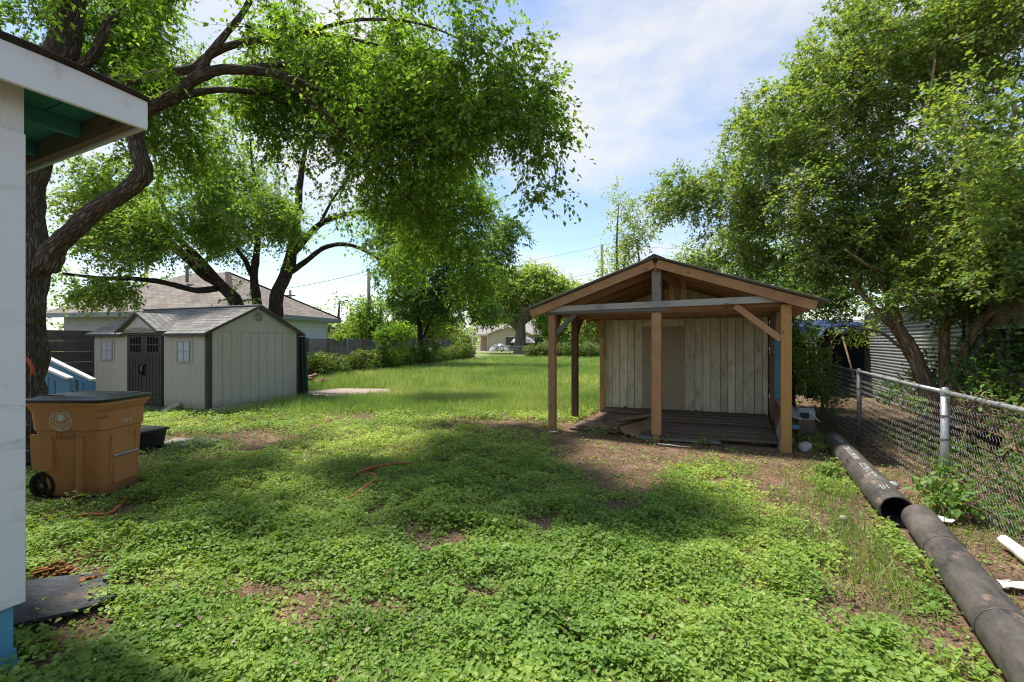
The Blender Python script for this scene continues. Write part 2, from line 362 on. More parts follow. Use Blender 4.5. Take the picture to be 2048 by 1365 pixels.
def shingles(name, c1, c2, sx, sy):
    q = NM(name); v = q.uv()
    b = q.n('ShaderNodeTexBrick', {'Vector': v, 'Color1': (*c1, 1), 'Color2': (*c2, 1), 'Mortar': (c1[0]*.3, c1[1]*.3, c1[2]*.3, 1), 'Scale': 1, 'Mortar Size': .008, 'Brick Width': sx, 'Row Height': sy, 'Bias': 0.0})
    n = q.noise(v, 1.2, 5); c = q.mix(1.0, b.outputs[0], q.ramp(n, [(.3, (.72, .72, .72)), (.7, (1.15, 1.13, 1.1))]), 'MULTIPLY')
    fine = q.noise(v, 90, 2); q.bump(q.math('ADD', q.math('MULTIPLY', b.outputs[1], -1), q.math('MULTIPLY', fine, .3)), .6, .012); return q.out(c, .9, .15)
shingles('shingle_brown', (.285, .245, .215), (.20, .172, .152), .30, .14)
shingles('shingle_shed', (.29, .28, .265), (.19, .185, .175), .22, .135)
def metal_roof():
    q = NM('roof_metal'); v = q.obj(); n = q.noise(q.scaled(v, (1, 1, 1)), 1.6, 6, .65)
    c = q.mix(n, (.15, .16, .165), (.27, .275, .275)); r = q.noise(v, 4, 6, .7)
    c = q.mix(q.n('ShaderNodeMapRange', {0: r, 1: .6, 2: .78, 3: 0, 4: .5}).outputs[0], c, (.17, .10, .06)); return q.out(c, .5, .4, .35)
metal_roof()
def corr_metal():
    q = NM('corrugated'); v = q.obj(); n = q.noise(v, 2.2, 6, .65)
    c = q.mix(n, (.26, .265, .27), (.44, .445, .45)); r = q.noise(q.scaled(v, (1, 1, .4)), 3, 6, .7)
    c = q.mix(q.n('ShaderNodeMapRange', {0: r, 1: .58, 2: .75, 3: 0, 4: .5}).outputs[0], c, (.26, .20, .16)); return q.out(c, .45, .5, .4)
corr_metal()
def bark(name, a, b, sc=1.0, bump=.9):
    q = NM(name); v = q.uv(); w = q.n('ShaderNodeTexNoise', {'Vector': v, 'Scale': 7*sc, 'Detail': 3}).outputs[1]
    vv = q.mix(.06, v, w)
    vo = q.math('MINIMUM', q.n('ShaderNodeTexVoronoi', {'Vector': q.scaled(vv, (24*sc, 6.5*sc, 1)), 'Scale': 1.0}, feature='DISTANCE_TO_EDGE').outputs['Distance'], .28)
    n = q.noise(q.scaled(vv, (30*sc, 8*sc, 1)), 1.0, 6, .65); h = q.math('ADD', q.math('ADD', q.math('MULTIPLY', vo, 1.5), q.math('MULTIPLY', n, .7)), -.20)
    c = q.ramp(h, [(.0, [x*.25 for x in a]), (.32, a), (.72, b)])
    big = q.noise(v, 2.5, 4); c = q.mix(1.0, c, q.ramp(big, [(.3, (.75, .74, .72)), (.7, (1.2, 1.2, 1.18))]), 'MULTIPLY')
    q.bump(h, bump, .06); return q.out(c, .95, .12)
bark('bark', (.10, .078, .060), (.235, .195, .16)); bark('bark_dark', (.050, .040, .032), (.12, .10, .082))
bark('bark_crape', (.30, .20, .13), (.50, .385, .275), .6, .30); bark('bark_far', (.15, .13, .105), (.25, .215, .18), .5, .5)
plain('twig', (.085, .064, .047), .9, .1, var=.4, scale=6); plain('twig_light', (.21, .145, .10), .9, .1, var=.4, scale=6)
def leafmat(name, c1, c2, c3, tr, trf=.42, rough=.5, spec=.3):
    q = NM(name); a = q.n('ShaderNodeAttribute', attribute_name='rnd').outputs['Fac']
    c = q.ramp(a, [(0, c1), (.55, c2), (.92, c3), (1, [min(1, x*1.25) for x in c3])])
    big = q.noise(q.pos(), .9, 3); c = q.mix(1.0, c, q.ramp(big, [(.3, (.82, .86, .85)), (.7, (1.15, 1.10, 1.05))]), 'MULTIPLY')
    q.out(c, rough, spec)
    t = q.n('ShaderNodeBsdfTranslucent', {0: q.mix(1.0, c, tr, 'MULTIPLY')})
    m = q.n('ShaderNodeMixShader', {0: trf}); q.l(q.b.outputs[0], m.inputs[1]); q.l(t.outputs[0], m.inputs[2])
    q.l(m.outputs[0], q.t.nodes['Material Output'].inputs[0]); return q.m
TRC = (2.6, 2.5, .9)
leafmat('leaf_elm', (.060, .130, .024), (.100, .185, .034), (.165, .24, .048), (2.4, 2.4, .75), .56)
leafmat('leaf_elm2', (.080, .155, .034), (.125, .220, .046), (.20, .29, .065), (2.6, 2.4, .8), .46)
leafmat('leaf_vine', (.045, .100, .022), (.078, .150, .032), (.135, .21, .05), TRC, .36)
leafmat('leaf_crape', (.080, .150, .045), (.135, .220, .060), (.26, .31, .09), (2.4, 2.3, .7), .42)
leafmat('leaf_bright', (.10, .20, .025), (.16, .28, .035), (.22, .33, .05), (2.0, 1.9, .6), .42)
leafmat('leaf_far', (.145, .215, .065), (.215, .30, .085), (.30, .38, .11), (1.9, 1.8, .7), .50)
leafmat('leaf_hedge', (.070, .125, .028), (.115, .180, .035), (.20, .25, .06), (1.9, 1.8, .7), .36)
leafmat('leaf_clover', (.120, .215, .040), (.190, .310, .056), (.34, .43, .10), (1.9, 1.8, .6), .36)
leafmat('leaf_weed', (.10, .20, .045), (.15, .26, .06), (.22, .32, .09), (1.7, 1.7, .7), .36)
leafmat('blade_lawn', (.17, .275, .075), (.275, .390, .12), (.45, .49, .21), (1.5, 1.5, .7), .35)
leafmat('blade_near', (.10, .19, .035), (.155, .26, .05), (.28, .32, .10), (1.6, 1.6, .7), .35)
leafmat('straw', (.14, .085, .055), (.32, .215, .14), (.52, .41, .30), (1.0, .9, .7), .15)
leafmat('chips', (.050, .032, .023), (.13, .080, .055), (.34, .27, .215), (1.0, .9, .7), .05, .9, .1)
leafmat('flower_yellow', (.70, .55, .03), (.80, .65, .05), (.85, .72, .1), (1, 1, .5), .3)
leafmat('petal_white', (.60, .55, .54), (.74, .70, .68), (.80, .78, .74), (1, 1, 1), .35)
leafmat('leaf_brown', (.30, .12, .045), (.45, .19, .07), (.55, .27, .10), (1.4, 1.2, .7), .35)
def ground_mat():
    q = NM('soil'); p = q.pos(); big = q.noise(p, .55, 4, .6); mid = q.noise(p, 3.2, 6, .65); fine = q.noise(p, 46, 5, .75)
    c = q.ramp(mid, [(.30, (.135, .088, .060)), (.52, (.25, .158, .102)), (.72, (.42, .275, .18))])
    c = q.mix(q.ramp(fine, [(.42, (0, 0, 0)), (.66, (.75, .75, .75))]), c, (.075, .050, .038))
    sp_ = q.n('ShaderNodeTexVoronoi', {'Vector': p, 'Scale': 75.0}).outputs['Distance']
    c = q.mix(q.n('ShaderNodeMapRange', {0: sp_, 1: .05, 2: .12, 3: .5, 4: 0}).outputs[0], c, (.45, .36, .29))
    yy = q.n('ShaderNodeSeparateXYZ', {0: p}).outputs[1]
    g = q.mix(big, (.105, .150, .045), (.20, .235, .085)); c = q.mix(q.n('ShaderNodeMapRange', {0: yy, 1: 11, 2: 16, 3: 0, 4: .85}).outputs[0], c, g)
    q.bump(q.math('ADD', fine, q.math('MULTIPLY', mid, 1.5)), .8, .03); return q.out(c, .95, .1)
ground_mat()
def lawn_mat():
    q = NM('far_lawn'); p = q.pos(); c = q.ramp(q.noise(p, .35, 6, .7), [(.3, (.14, .20, .06)), (.6, (.25, .29, .10)), (.8, (.40, .36, .16))]); return q.out(c, .95, .1)
lawn_mat()
# ------------------------------------------------------------------ ground, road, far lawn
def axis(a): return np.concatenate([np.linspace(x0, x1, n, endpoint=False) for x0, x1, n in a]+[[a[-1][1]]])
xs = axis([(-400, -40, 12), (-40, -12, 14), (-12, 12, 110), (12, 40, 14), (40, 400, 12)])
ys = axis([(-12, 1, 13), (1, 14, 80), (14, 30, 40), (30, 70, 20), (70, 600, 12)])
gx, gy = np.meshgrid(xs, ys); V = np.stack([gx, gy, gz(gx, gy)], -1).reshape(-1, 3)
nx_, ny_ = len(xs), len(ys); ii, jj = np.meshgrid(np.arange(nx_-1), np.arange(ny_-1)); b0 = (jj*nx_+ii).ravel()
tag(mesh_np('ground', V, np.stack([b0, b0+1, b0+nx_+1, b0+nx_], 1), 'soil'), kind='structure')
def strip(name, y0, y1, z, mat, x0=-300, x1=300):
    m = MB(); m.add([(x0, y0, z), (x1, y0, z), (x1, y1, z), (x0, y1, z)], [(0, 1, 2, 3)]); return tag(m.build(name, mat), kind='structure')
strip('verge', 37.0, 38.6, .086, 'verge'); strip('road', 38.6, 44.2, .090, 'asphalt'); strip('road_shoulder', 44.2, 46.2, .094, 'verge')
strip('far_lawn', 46.2, 300, .098, 'far_lawn')
strip('driveway', 64, 73, .102, 'slab', -16, -3.8)
# ------------------------------------------------------------------ the lot's own directions
U = Vector((.899, -.437, 0)).normalized(); Vv = Vector((.437, .899, 0)).normalized(); RZ = math.atan2(U.y, U.x)
# ------------------------------------------------------------------ white house at the left edge (local x = U, y = Vv)
ez = 2.757
h = thing('house', 'white painted house corner with blue skirting and open eave, at the left edge', 'house', (-2.37, 2.21, 0), RZ)
m = MB(); m.box(-4.0, 0, -3.2, 0, .36, ez+.14); m.build('wall', 'house_paint', h)
m = MB(); m.box(-4.0, -.022, -3.2, -.03, .06, .362); m.grid(lambda a, b: (-.02+.05*b*b, -3.2+3.18*a, .12-.10*b), 8, 3)
m.build('skirting', 'paint_skirt', h)
board('corner_trim', (.012, -.055, .34), (.012, -.055, 2.6), .024, .11, 'house_paint', h, up=(0, 1, 0))
TX, TY = .20, .42      # overhang beyond the corner
ez = 2.757
board('fascia', (TX, TY, ez+.085), (TX, -3.2, ez+.065), .024, .175, 'house_paint', h)
board('eave_fascia', (TX-.013, TY-.012, ez+.075), (-4, TY-.012, ez+.075), .022, .15, 'paint_white', h); board('sub_fascia', (TX-.014, TY-.042, ez+.083), (-4, TY-.042, ez+.083), .034, .13, 'wood_deck', h)
for k in range(5):
    x = TX-.02-.1-.2*k if k else TX-.11
soff = []
for k in range(8):
    y0 = TY-.03-.19*k; board('soffit_board', (TX-.02, y0-.09, ez+.150-.002*k), (-2.5, y0-.09, ez+.150-.002*k), .184, .018, 'paint_teal', h)
for x in (-.40, -1.0, -1.6): board('rafter_tail', (x, TY-.06, ez+.095), (x, .01, ez+.095), .04, .09, 'paint_teal', h)
m = MB(); rr = random.Random(4)
for lay in range(3):
    n = 36
    def edge(a, lay=lay): return TX+.012+.012*lay+.010*rr.random()
    pts = [(edge(i), TY+.02-.01*lay-(TY+3.2)*i/n) for i in range(n+1)]
    vs = []; fs = []
    for i, (x, y) in enumerate(pts):
        z = ez+.178+.007*lay-(.022*max(0, 1-i/4)); vs += [(x, y, z), (-.4, y, z+.004), (x, y, z-.006), (-.4, y, z-.004)]
    for i in range(n): a = i*4; b = a+4; fs += [(a, b, b+1, a+1), (a+2, a+3, b+3, b+2), (a, a+2, b+2, b)]
    fs.append((0, 1, 3, 2)); m.add(vs, fs)
m.box(-4, -.39, -3.2, TY+.02, ez+.165, ez+.195)
m.build('roof_shingles', 'shingle_edge', h)
# ------------------------------------------------------------------ plastic garden shed (origin at its front right corner; x along the front, y to the back)
fx_ = Vector((.932, -.364, 0)).normalized(); prz = math.atan2(fx_.y, fx_.x)
ps = thing('garden_shed', 'beige plastic garden shed with dark double doors and two small windows', 'shed', (-6.67, 9.97, 0), prz)
LW, DW, EH, PH, B0 = 4.2, 2.5, 1.80, 2.44, .10
m = MB(); m.box(-LW-.02, .02, -.02, DW+.02, .0, B0); m.build('floor_base', 'wood_grey', ps)
for xa, xb in ((-LW, -2.76), (-1.455, 0)):
    m = MB(); n = int((xb-xa)/.062); pts = []
    for i in range(n):
        a = xa+(xb-xa)*i/n; b = xa+(xb-xa)*(i+1)/n; pts += [(a, 0), (a+.012, -.012), (b-.012, -.012), (b, 0)]
    m.add([(x, y, z) for z in (B0, EH) for x, y in pts], [(i, i+1, len(pts)+i+1, len(pts)+i) for i in range(len(pts)-1)])
    m.box(xa, xb, .004, .05, B0, EH); m.build('front_wall', 'shed_beige', ps)
m = MB(); m.box(-LW, -LW+.05, .05, DW, B0, EH); m.box(-LW, 0, DW-.05, DW, B0, EH); m.prism([(0.05, EH), (DW, EH), (DW/2, PH-.04)], 'x', -LW, -LW+.04); m.build('back_wall', 'shed_beige', ps)
n = 10; bd = np.linspace(.10, DW-.06, n+1)
for i in range(n):
    m = MB(); m.box(-.03, .004, bd[i]+.006, bd[i+1]-.006, B0+.02, EH+.01); m.build('wall_panel', 'shed_beige', ps)
m = MB(); m.box(-.05, -.02, .05, DW-.02, B0, EH); m.build('wall_backing', 'shed_dark', ps)
m = MB(); m.prism([(.06, EH+.012), (DW-.04, EH+.012), (DW/2, PH-.045)], 'x', -.03, .012); g = m.build('gable', 'shed_beige', ps)
m = MB(); Mr = Matrix.Translation((.012, DW/2, PH-.25)) @ Matrix.Rotation(math.pi/2, 4, 'Y'); m.lathe([(.0, 0), (.135, 0), (.135, .018), (.115, .022), (.112, .006), (0, .006)], 28, Mr); sharp(m.build('vent', 'shed_beige', ps))
for k in range(7):
    z = PH-.25-.09+.03*k; hw = math.sqrt(max(.108**2-(z-PH+.25)**2, .0004)); board('vent_slat', (.022, DW/2-hw, z), (.022, DW/2+hw, z), .012, .016, 'galv_dull', ps)
for y in (.55, 1.8):
    m = MB(); m.prism([(y-.03, EH+.0), (y+.03, EH+.0), (y+.03, EH+.03), (y, EH+.05), (y-.03, EH+.03)], 'x', .013, .022); m.build('vent_tab', 'shed_beige', ps)
for x, y in ((-.035, .035), (-LW+.035, .035), (-.035, DW-.035)):
    board('corner_post', (x, y, B0), (x, y, EH+.02), .10, .10, 'shed_dark', ps, up=(0, 1, 0), c=.012)
# doors
DX0, DX1 = -2.76, -1.455; dc = (DX0+DX1)/2
for s in (-1, 1):
    xa, xb = (DX0+.02, dc-.006) if s < 0 else (dc+.006, DX1-.02)
    arc = [(xb-(xb-xa)*i/8, 1.80+.12*(1-((xb-(xb-xa)*i/8-dc)/.65)**2)) for i in range(9)]
    m = MB(); m.prism([(xa, B0+.02), (xb, B0+.02)]+arc, 'y', -.045, 0); d = m.build('door', 'shed_dark', ps)
    for k in range(4):
        w0 = xa+.10+(xb-xa-.2)*k/4+.012; w1 = xa+.10+(xb-xa-.2)*(k+1)/4-.012
        for z0, z1 in ((1.34, 1.50), (1.53, 1.66+.05*(1-abs((w0+w1)/2-dc)/.65))):
            m = MB(); m.box(w0, w1, -.0475, -.04, z0, z1); m.build('window_slot', 'black_hole', d)
    for z in (1.30, 1.515, 1.74): board('door_rail', (xa+.06, -.052, z), (xb-.06, -.052, z), .014, .035, 'shed_dark', d)
    for k in range(5):
        x = xa+.08+(xb-xa-.16)*k/4; board('door_rib', (x, -.050, .32), (x, -.050, 1.24), .016, .012, 'shed_dark', d, up=(0, 1, 0))
    board('door_rail', (xa+.05, -.052, .27), (xb-.05, -.052, .27), .014, .03, 'shed_dark', d)
m = MB(); m.tube([(dc-.05, -.05, 1.06), (dc-.07, -.10, 1.0), (dc-.07, -.10, .88), (dc-.04, -.06, .80)], .016, 8); m.tube([(dc+.05, -.05, 1.06), (dc+.07, -.10, 1.0), (dc+.07, -.10, .88), (dc+.04, -.06, .80)], .016, 8)
m.build('door_handle', 'black_hole', ps, True)
m = MB(); m.box(dc-.03, dc+.03, -.11, -.06, .90, 1.0); m.tube([(dc-.02, -.08, 1.0), (dc-.02, -.08, 1.05), (dc+.02, -.08, 1.05), (dc+.02, -.08, 1.0)], .007, 6); m.build('padlock', 'galv_dull', ps)
for xc in (-.74, -3.56):
    m = MB(); m.box(xc-.27, xc+.27, -.03, -.01, 1.10, 1.64); w = m.build('window', 'shed_beige', ps)
    m = MB(); m.box(xc-.20, xc+.20, -.034, -.02, 1.15, 1.58); m.build('pane', 'shed_pane', w)
    board('muntin', (xc, -.038, 1.15), (xc, -.038, 1.58), .018, .012, 'shed_beige', w, up=(0, 1, 0)); board('muntin', (xc-.2, -.040, 1.365), (xc+.2, -.040, 1.365), .012, .018, 'shed_beige', w)
    for a in (-.21, .21): board('frame', (xc+a, -.042, 1.13), (xc+a, -.042, 1.60), .025, .02, 'shed_beige', w, up=(0, 1, 0))
    for z in (1.14, 1.59): board('frame', (xc-.22, -.044, z), (xc+.22, -.044, z), .02, .026, 'shed_beige', w)
def roofslab(name, quad, th, mat, parent, su=1, uvo=(0, 0)):
    q = [Vector(p) for p in quad]; nrm = (q[1]-q[0]).cross(q[3]-q[0]).normalized()*th; m = MB(); Lx = (q[1]-q[0]).length; Ly = (q[3]-q[0]).length
    vs = [p for p in q]+[p-nrm for p in q]; u = [(uvo[0], uvo[1]), (uvo[0]+Lx, uvo[1]), (uvo[0]+Lx, uvo[1]+Ly), (uvo[0], uvo[1]+Ly)]
    m.add(vs, [(0, 1, 2, 3), (7, 6, 5, 4), (0, 4, 5, 1), (1, 5, 6, 2), (2, 6, 7, 3), (3, 7, 4, 0)], [u, u[::-1], None, None, None, None])
    return m.build(name, mat, parent)
oh = .12; sl_ = (PH-EH)/(DW/2); ez0 = EH-sl_*oh+.03
rf = roofslab('roof', [(-LW-.1, -oh, ez0), (.10, -oh, ez0), (.10, DW/2, PH+.03), (-LW-.1, DW/2, PH+.03)], .035, 'shingle_shed', ps)
roofslab('roof', [(.10, DW+oh, ez0), (-LW-.1, DW+oh, ez0), (-LW-.1, DW/2, PH+.03), (.10, DW/2, PH+.03)], .035, 'shingle_shed', ps)
board('ridge_cap', (-LW-.1, DW/2, PH+.035), (.10, DW/2, PH+.035), .16, .02, 'shed_pane', ps)
for k in range(1, 9):     # shingle courses standing proud
    t = k/9; y = -oh+(DW/2+oh)*t; z = ez0+(PH+.03-ez0)*t
    board('shingle_course', (-LW-.098, y, z+.004), (.098, y, z+.004), .02, .008, 'shed_dark' if k % 9 == 0 else 'roof_far', ps, up=(0, -sl_, 1))
board('eave_trim', (-LW-.1, -oh+.005, ez0-.03), (DX0-.1, -oh+.005, ez0-.03), .03, .07, 'shed_dark', ps); board('eave_trim', (DX1+.1, -oh+.005, ez0-.03), (.1, -oh+.005, ez0-.03), .03, .07, 'shed_dark', ps)
for s in (0, 1): board('rake_trim', (.105, -oh if s == 0 else DW+oh, ez0-.01), (.105, DW/2, PH+.012), .02, .06, 'shed_dark', ps)
# dormer over the doors
DP, DE = 2.22, 1.80; hw = (DX1-DX0)/2+.12; yb = (DP-EH)/sl_+.15
for s in (-1, 1):
    q = [(dc+s*hw, -.22, DE), (dc, -.22, DP+.02), (dc, yb+.1, DP+.02), (dc+s*hw, .05, DE)]
    if s > 0: q = [q[1], q[0], q[3], q[2]]
    roofslab('dormer_roof', q if s < 0 else q, -.03 if s < 0 else -.03, 'shingle_shed', ps)
    board('dormer_trim', (dc+s*(hw+.01), -.225, DE-.01), (dc, -.225, DP+.03), .02, .05, 'shed_dark', ps)
m = MB(); arc = [(DX0+(DX1-DX0)*i/12, 1.805+.12*(1-((DX0+(DX1-DX0)*i/12-dc)/.65)**2)) for i in range(13)]
m.prism([(DX1, 1.79), (dc, DP-.01), (DX0, 1.79)]+arc, 'y', -.15, -.05); m.build('dormer_face', 'shed_beige', ps)
# timber under the shed and things leaning on it
for k, (y0, y1) in enumerate(((.0, 1.3), (1.32, 2.6))):
    board('skid', (.10, y0, .06), (.10, y1, .06), .10, .12, 'wood_greypaint', ps)
gp = thing('green_sheet', 'dark green metal sheet leaning on the far end of the plastic shed', 'metal sheet', tuple(Vector((-6.67, 9.97, 0))+Vector((-fx_.y, fx_.x, 0))*2.60-fx_*.48), prz)
m = MB()
for k in range(6):
    a, b = k*.12, (k+1)*.12
    m.add([(a, 0, .02), (a+.03, -.02, .02), (b-.03, -.02, .02), (b, 0, .02), (a-.10, .0, 1.72), (a-.07, -.02, 1.72), (b-.13, -.02, 1.72), (b-.10, 0, 1.72), (a, .012, .02), (b, .012, .02), (a-.10, .012, 1.72), (b-.10, .012, 1.72)],
          [(0, 1, 5, 4), (1, 2, 6, 5), (2, 3, 7, 6), (9, 8, 10, 11), (4, 5, 6, 7, 11, 10), (3, 9, 11, 7), (8, 0, 4, 10)])
o = m.build('corrugated_sheet', 'dark_green', gp)
wb = thing('offcut_board', 'short pale offcut board leaning on the plastic shed beside its doors', 'board', tuple(Vector((-6.67, 9.97, 0))-fx_*.95+Vector((-.12, -.22, 0))), prz)
board('plank', (0, -.10, .015), (.12, .20, .20), .24, .03, 'wood_greypaint', wb, up=(0, -.4, 1))
# ------------------------------------------------------------------ open-fronted wooden shed (x = U, y = Vv)
pv = thing('wooden_shed', 'open-fronted wooden shed with weathered plank wall and corrugated metal roof', 'shed', (.72, 8.09, 0), RZ)
PW = 3.57; CX = PW/2; RS = .345
def rz_(x): return 2.90-RS*abs(x-CX)
board('post', (0, 0, -.05), (0, 0, 2.09), .12, .12, 'wood_orange', pv, up=(0, 1, 0), c=.006)
o = board('post', (PW, 0, -.05), (PW, 0, 2.12), .135, .135, 'wood_yellow', pv, up=(0, 1, 0), c=.006); o['label'] = 'bright yellow newer front post at the right'
board('post', (CX, 0, .10), (CX, 0, 2.05), .145, .145, 'wood_orange', pv, up=(0, 1, 0), c=.006); board('post_stub', (CX, 0.01, -.06), (CX, .01, .101), .10, .11, 'wood_orange', pv, up=(0, 1, 0))
o = board('post', (CX, 0, 2.051), (CX, 0, 2.74), .14, .14, 'wood_greypaint', pv, up=(0, 1, 0), c=.006); o['label'] = 'grey flaking upper length of the middle post'
board('post', (0, 1.28, -.05), (0, 1.28, 2.08), .12, .12, 'wood_red', pv, up=(0, 1, 0), c=.006)
o = board('post', (PW, 1.37, .62), (PW, 1.37, 2.10), .10, .10, 'paint_blue', pv, up=(0, 1, 0)); o['label'] = 'blue painted post behind the yellow one'
board('post', (PW, 1.37, -.05), (PW, 1.37, .619), .10, .10, 'wood_red', pv, up=(0, 1, 0))
board('post', (.24, 2.5, .02), (.24, 2.5, 2.06), .09, .10, 'wood_orange', pv, up=(0, 1, 0)); board('post', (PW+.0, 2.5, -.02), (PW, 2.5, 2.06), .09, .10, 'wood_red', pv, up=(0, 1, 0))
board('front_beam', (-.13, -.085, 2.155), (PW-.02, -.085, 2.205), .04, .10, 'wood_greypaint', pv); board('front_beam', (-.10, -.085, 2.085), (CX+.2, -.080, 2.10), .035, .045, 'wood_grey', pv)
board('front_beam', (-.05, .085, 2.15), (PW, .085, 2.17), .04, .14, 'wood_orange', pv)
for x in (0, PW):
    board('side_beam', (x, .12, 2.13), (x, 2.45, 2.12), .09, .09, 'wood_orange', pv)
for y, z in ((.75, 2.14), (1.45, 2.13), (2.15, 2.13)): board('tie_beam', (-.12, y, z), (PW+.12, y, z), .045, .09, 'wood_orange', pv)
board('wall_header', (.1, 2.47, 2.13), (PW+.05, 2.47, 2.13), .045, .14, 'wood_orange', pv)
board('brace', (.06, -.02, 1.72), (.44, -.02, 2.08), .04, .085, 'wood_grey', pv); o = board('brace', (PW-.06, -.03, 1.62), (PW-.66, -.03, 2.13), .04, .09, 'wood_orange', pv)
board('brace', (0, .07, 1.72), (0, .40, 2.08), .085, .04, 'wood_red', pv); board('brace', (.02, 1.35, 1.76), (.03, 1.62, 2.06), .085, .04, 'wood_red', pv)
board('brace', (.24, 2.42, 1.68), (.24, 2.10, 2.06), .085, .04, 'wood_orange', pv); board('brace', (PW, 1.30, 1.75), (PW, .95, 2.08), .085, .04, 'wood_orange', pv)
yr = [-.16, .55, 1.2, 1.85, 2.5, 3.2, 3.9, 4.6, 5.2]
for i, y in enumerate(yr):
    for s in (-1, 1):
        hgt = .135 if i == 0 else .11; xe = CX+s*2.13
        board('rafter', (CX+s*.02, y, rz_(CX)-.085), (xe, y, rz_(xe)-.085), .042, hgt, 'wood_orange', pv)
board('ridge_board', (CX, -.13, 2.775), (CX, 5.25, 2.775), .035, .13, 'wood_orange', pv)
for s in (-1, 1):
    for t in (.25, .75, 1.3, 1.85): board('purlin', (CX+s*t, -.14, rz_(CX+s*t)-.018), (CX+s*t, 5.25, rz_(CX+s*t)-.018), .05, .02, 'wood_red', pv, up=(s*RS, 0, 1))
for x, y in ((CX+.33, .75), (CX+.13, .75), (CX+.03, 1.45), (CX-.25, 2.15)): board('king_post', (x, y+.05, 2.15), (x, y+.05, rz_(x)-.06), .085, .04, 'wood_orange', pv, up=(0, 1, 0))
board('brace', (CX+.08, .05, 2.66), (CX+.30, .55, 2.50), .04, .07, 'wood_red', pv)
for s in (-1, 1):      # corrugated sheets, ridges running down the slope
    for k in range(8):
        y0 = -.27+k*.70; y1 = y0+.73; m = MB(); n = 40
        def prof(i): return y0+(y1-y0)*i/n, .011*math.cos(i*math.pi/2)
        xe = CX+s*(2.27+.02*random.Random(k+s).random()); vs = []
        for x in (CX, CX+s*1.1, xe):
            for i in range(n+1):
                y, w = prof(i); vs.append((x, y, rz_(x)+.018+w+(k % 2)*.003))
        nn = n+1; fs = [(j*nn+i, j*nn+i+1, (j+1)*nn+i+1, (j+1)*nn+i) for j in range(2) for i in range(n)]
        if s < 0: fs = [f[::-1] for f in fs]
        m.add(vs, fs); o = m.build('roof_sheet', 'roof_metal', pv); md = o.modifiers.new('thickness', 'SOLIDIFY'); md.thickness = .003
m = MB(); m.add([(CX-.16, -.28, rz_(CX-.16)+.036), (CX, -.28, 2.955), (CX+.16, -.28, rz_(CX+.16)+.036), (CX-.16, 5.3, rz_(CX-.16)+.036), (CX, 5.3, 2.955), (CX+.16, 5.3, rz_(CX+.16)+.036)], [(0, 1, 4, 3), (1, 2, 5, 4)])
o = m.build('ridge_cap', 'roof_metal', pv); o.modifiers.new('thickness', 'SOLIDIFY').thickness = .004
# plank wall
rw = random.Random(11); x = .30; DL, DR, DT = 1.117, 1.984, 1.90
while x < 3.50:
    w = rw.uniform(.13, .205); x1 = min(x+w, 3.50)
    if x < DL and x1 > DL-.06: x1 = DL
    if DL <= x < DR:
        x1 = min(x+.215, DR); z0 = DT+rw.uniform(0, .02)
    else:
        z0 = .10+rw.choice([0, 0, .01, .05, .02]); 
    if x < DR < x1 and x < DR-.02: x1 = DR
    y = 2.545+rw.uniform(-.006, .006)
    board('wall_plank', ((x+x1)/2, y, z0), ((x+x1)/2, y, 2.12), x1-x-.007, .022, 'paint_wall', pv, up=(0, 1, 0), c=.003, roll=rw.uniform(-.02, .02))
    x = x1
x = .30
while x < 3.5:
    x1 = x+.18; zt = rz_((x+x1)/2)-.10
    if zt > 2.24: board('gable_plank', ((x+x1)/2, 2.55, 2.16), ((x+x1)/2, 2.55, zt), .173, .02, 'paint_wall', pv, up=(0, 1, 0), c=.003)
    x = x1
m = MB(); m.box(DL-.01, DR+.01, 2.535, 2.548, .14, DT+.02); m.build('door_panel', 'plywood_door', pv)
board('door_sill', (DL, 2.51, .125), (DR, 2.51, .125), .08, .035, 'wood_deck', pv)
m = MB(); m.box(.28, 3.52, 2.60, 2.62, .05, 2.75); m.box(.28, .31, 2.62, 5.2, .0, 2.15); m.box(3.49, 3.52, 2.62, 5.2, 0, 2.15); m.box(.28, 3.52, 5.17, 5.2, 0, 2.3); m.build('blocking_walls', 'wood_deck', pv)  # unseen walls of the shed body, added as plain panels to block light
for k, (xx, zz) in enumerate(((2.06, .125), (2.20, .13), (.75, .12))):
    m = MB(); m.lathe([(.0, 0), (.035, 0), (.04, .02), (.02, .05), (0, .05)], 10, Matrix.Translation((xx, 2.50, zz))); m.build('rot_patch', 'rot', pv)
# deck planks
rd = random.Random(5)
for k in range(8):
    y = .32+.285*k; xa = .45 if k > 5 else (1.0+.04*rd.random() if k < 3 else .62); z = .045+.012*k
    board('deck_plank', (xa, y, z-.005), (3.46+.03*rd.random(), y, z+.045), .275, .03, 'wood_deck', pv, roll=rd.uniform(-.02, .02))
m = MB(); m.box(.4, 3.40, .40, 2.45, -.02, .028); m.build('deck_frame', 'wood_deck', pv)
# loose boards
def loose(label, p0, p1, w, th, mat, name='loose_plank', cat='plank', group='loose planks at the wooden shed', roll=0, up=(0, 0, 1)):
    Mx = pv.matrix_basis if False else Matrix.Translation(pv.location) @ Matrix.Rotation(RZ, 4, 'Z')
    o = board(name, Mx @ Vector(p0), Mx @ Vector(p1), w, th, mat, None, up=up, roll=roll); return tag(o, label, cat, group)
loose('wide grey plywood sheet on the ground inside the left posts of the wooden shed', (.22, .62, .035), (1.05, .66, .045), .86, .018, 'wood_deck', 'plywood_sheet', 'plywood', None)
loose('dark board lying along the plank wall left of the shed door', (.42, 1.9, .14), (1.25, 1.85, .145), .34, .02, 'wood_deck')
loose('grey board on the ground right of the middle shed post', (1.45, .05, .03), (2.72, .13, .035), .22, .022, 'wood_grey')
loose('long thin plank fanned out furthest left from the lumber pile', (.33, .30, .070), (1.35, 1.15, .105), .09, .022, 'wood_pile')
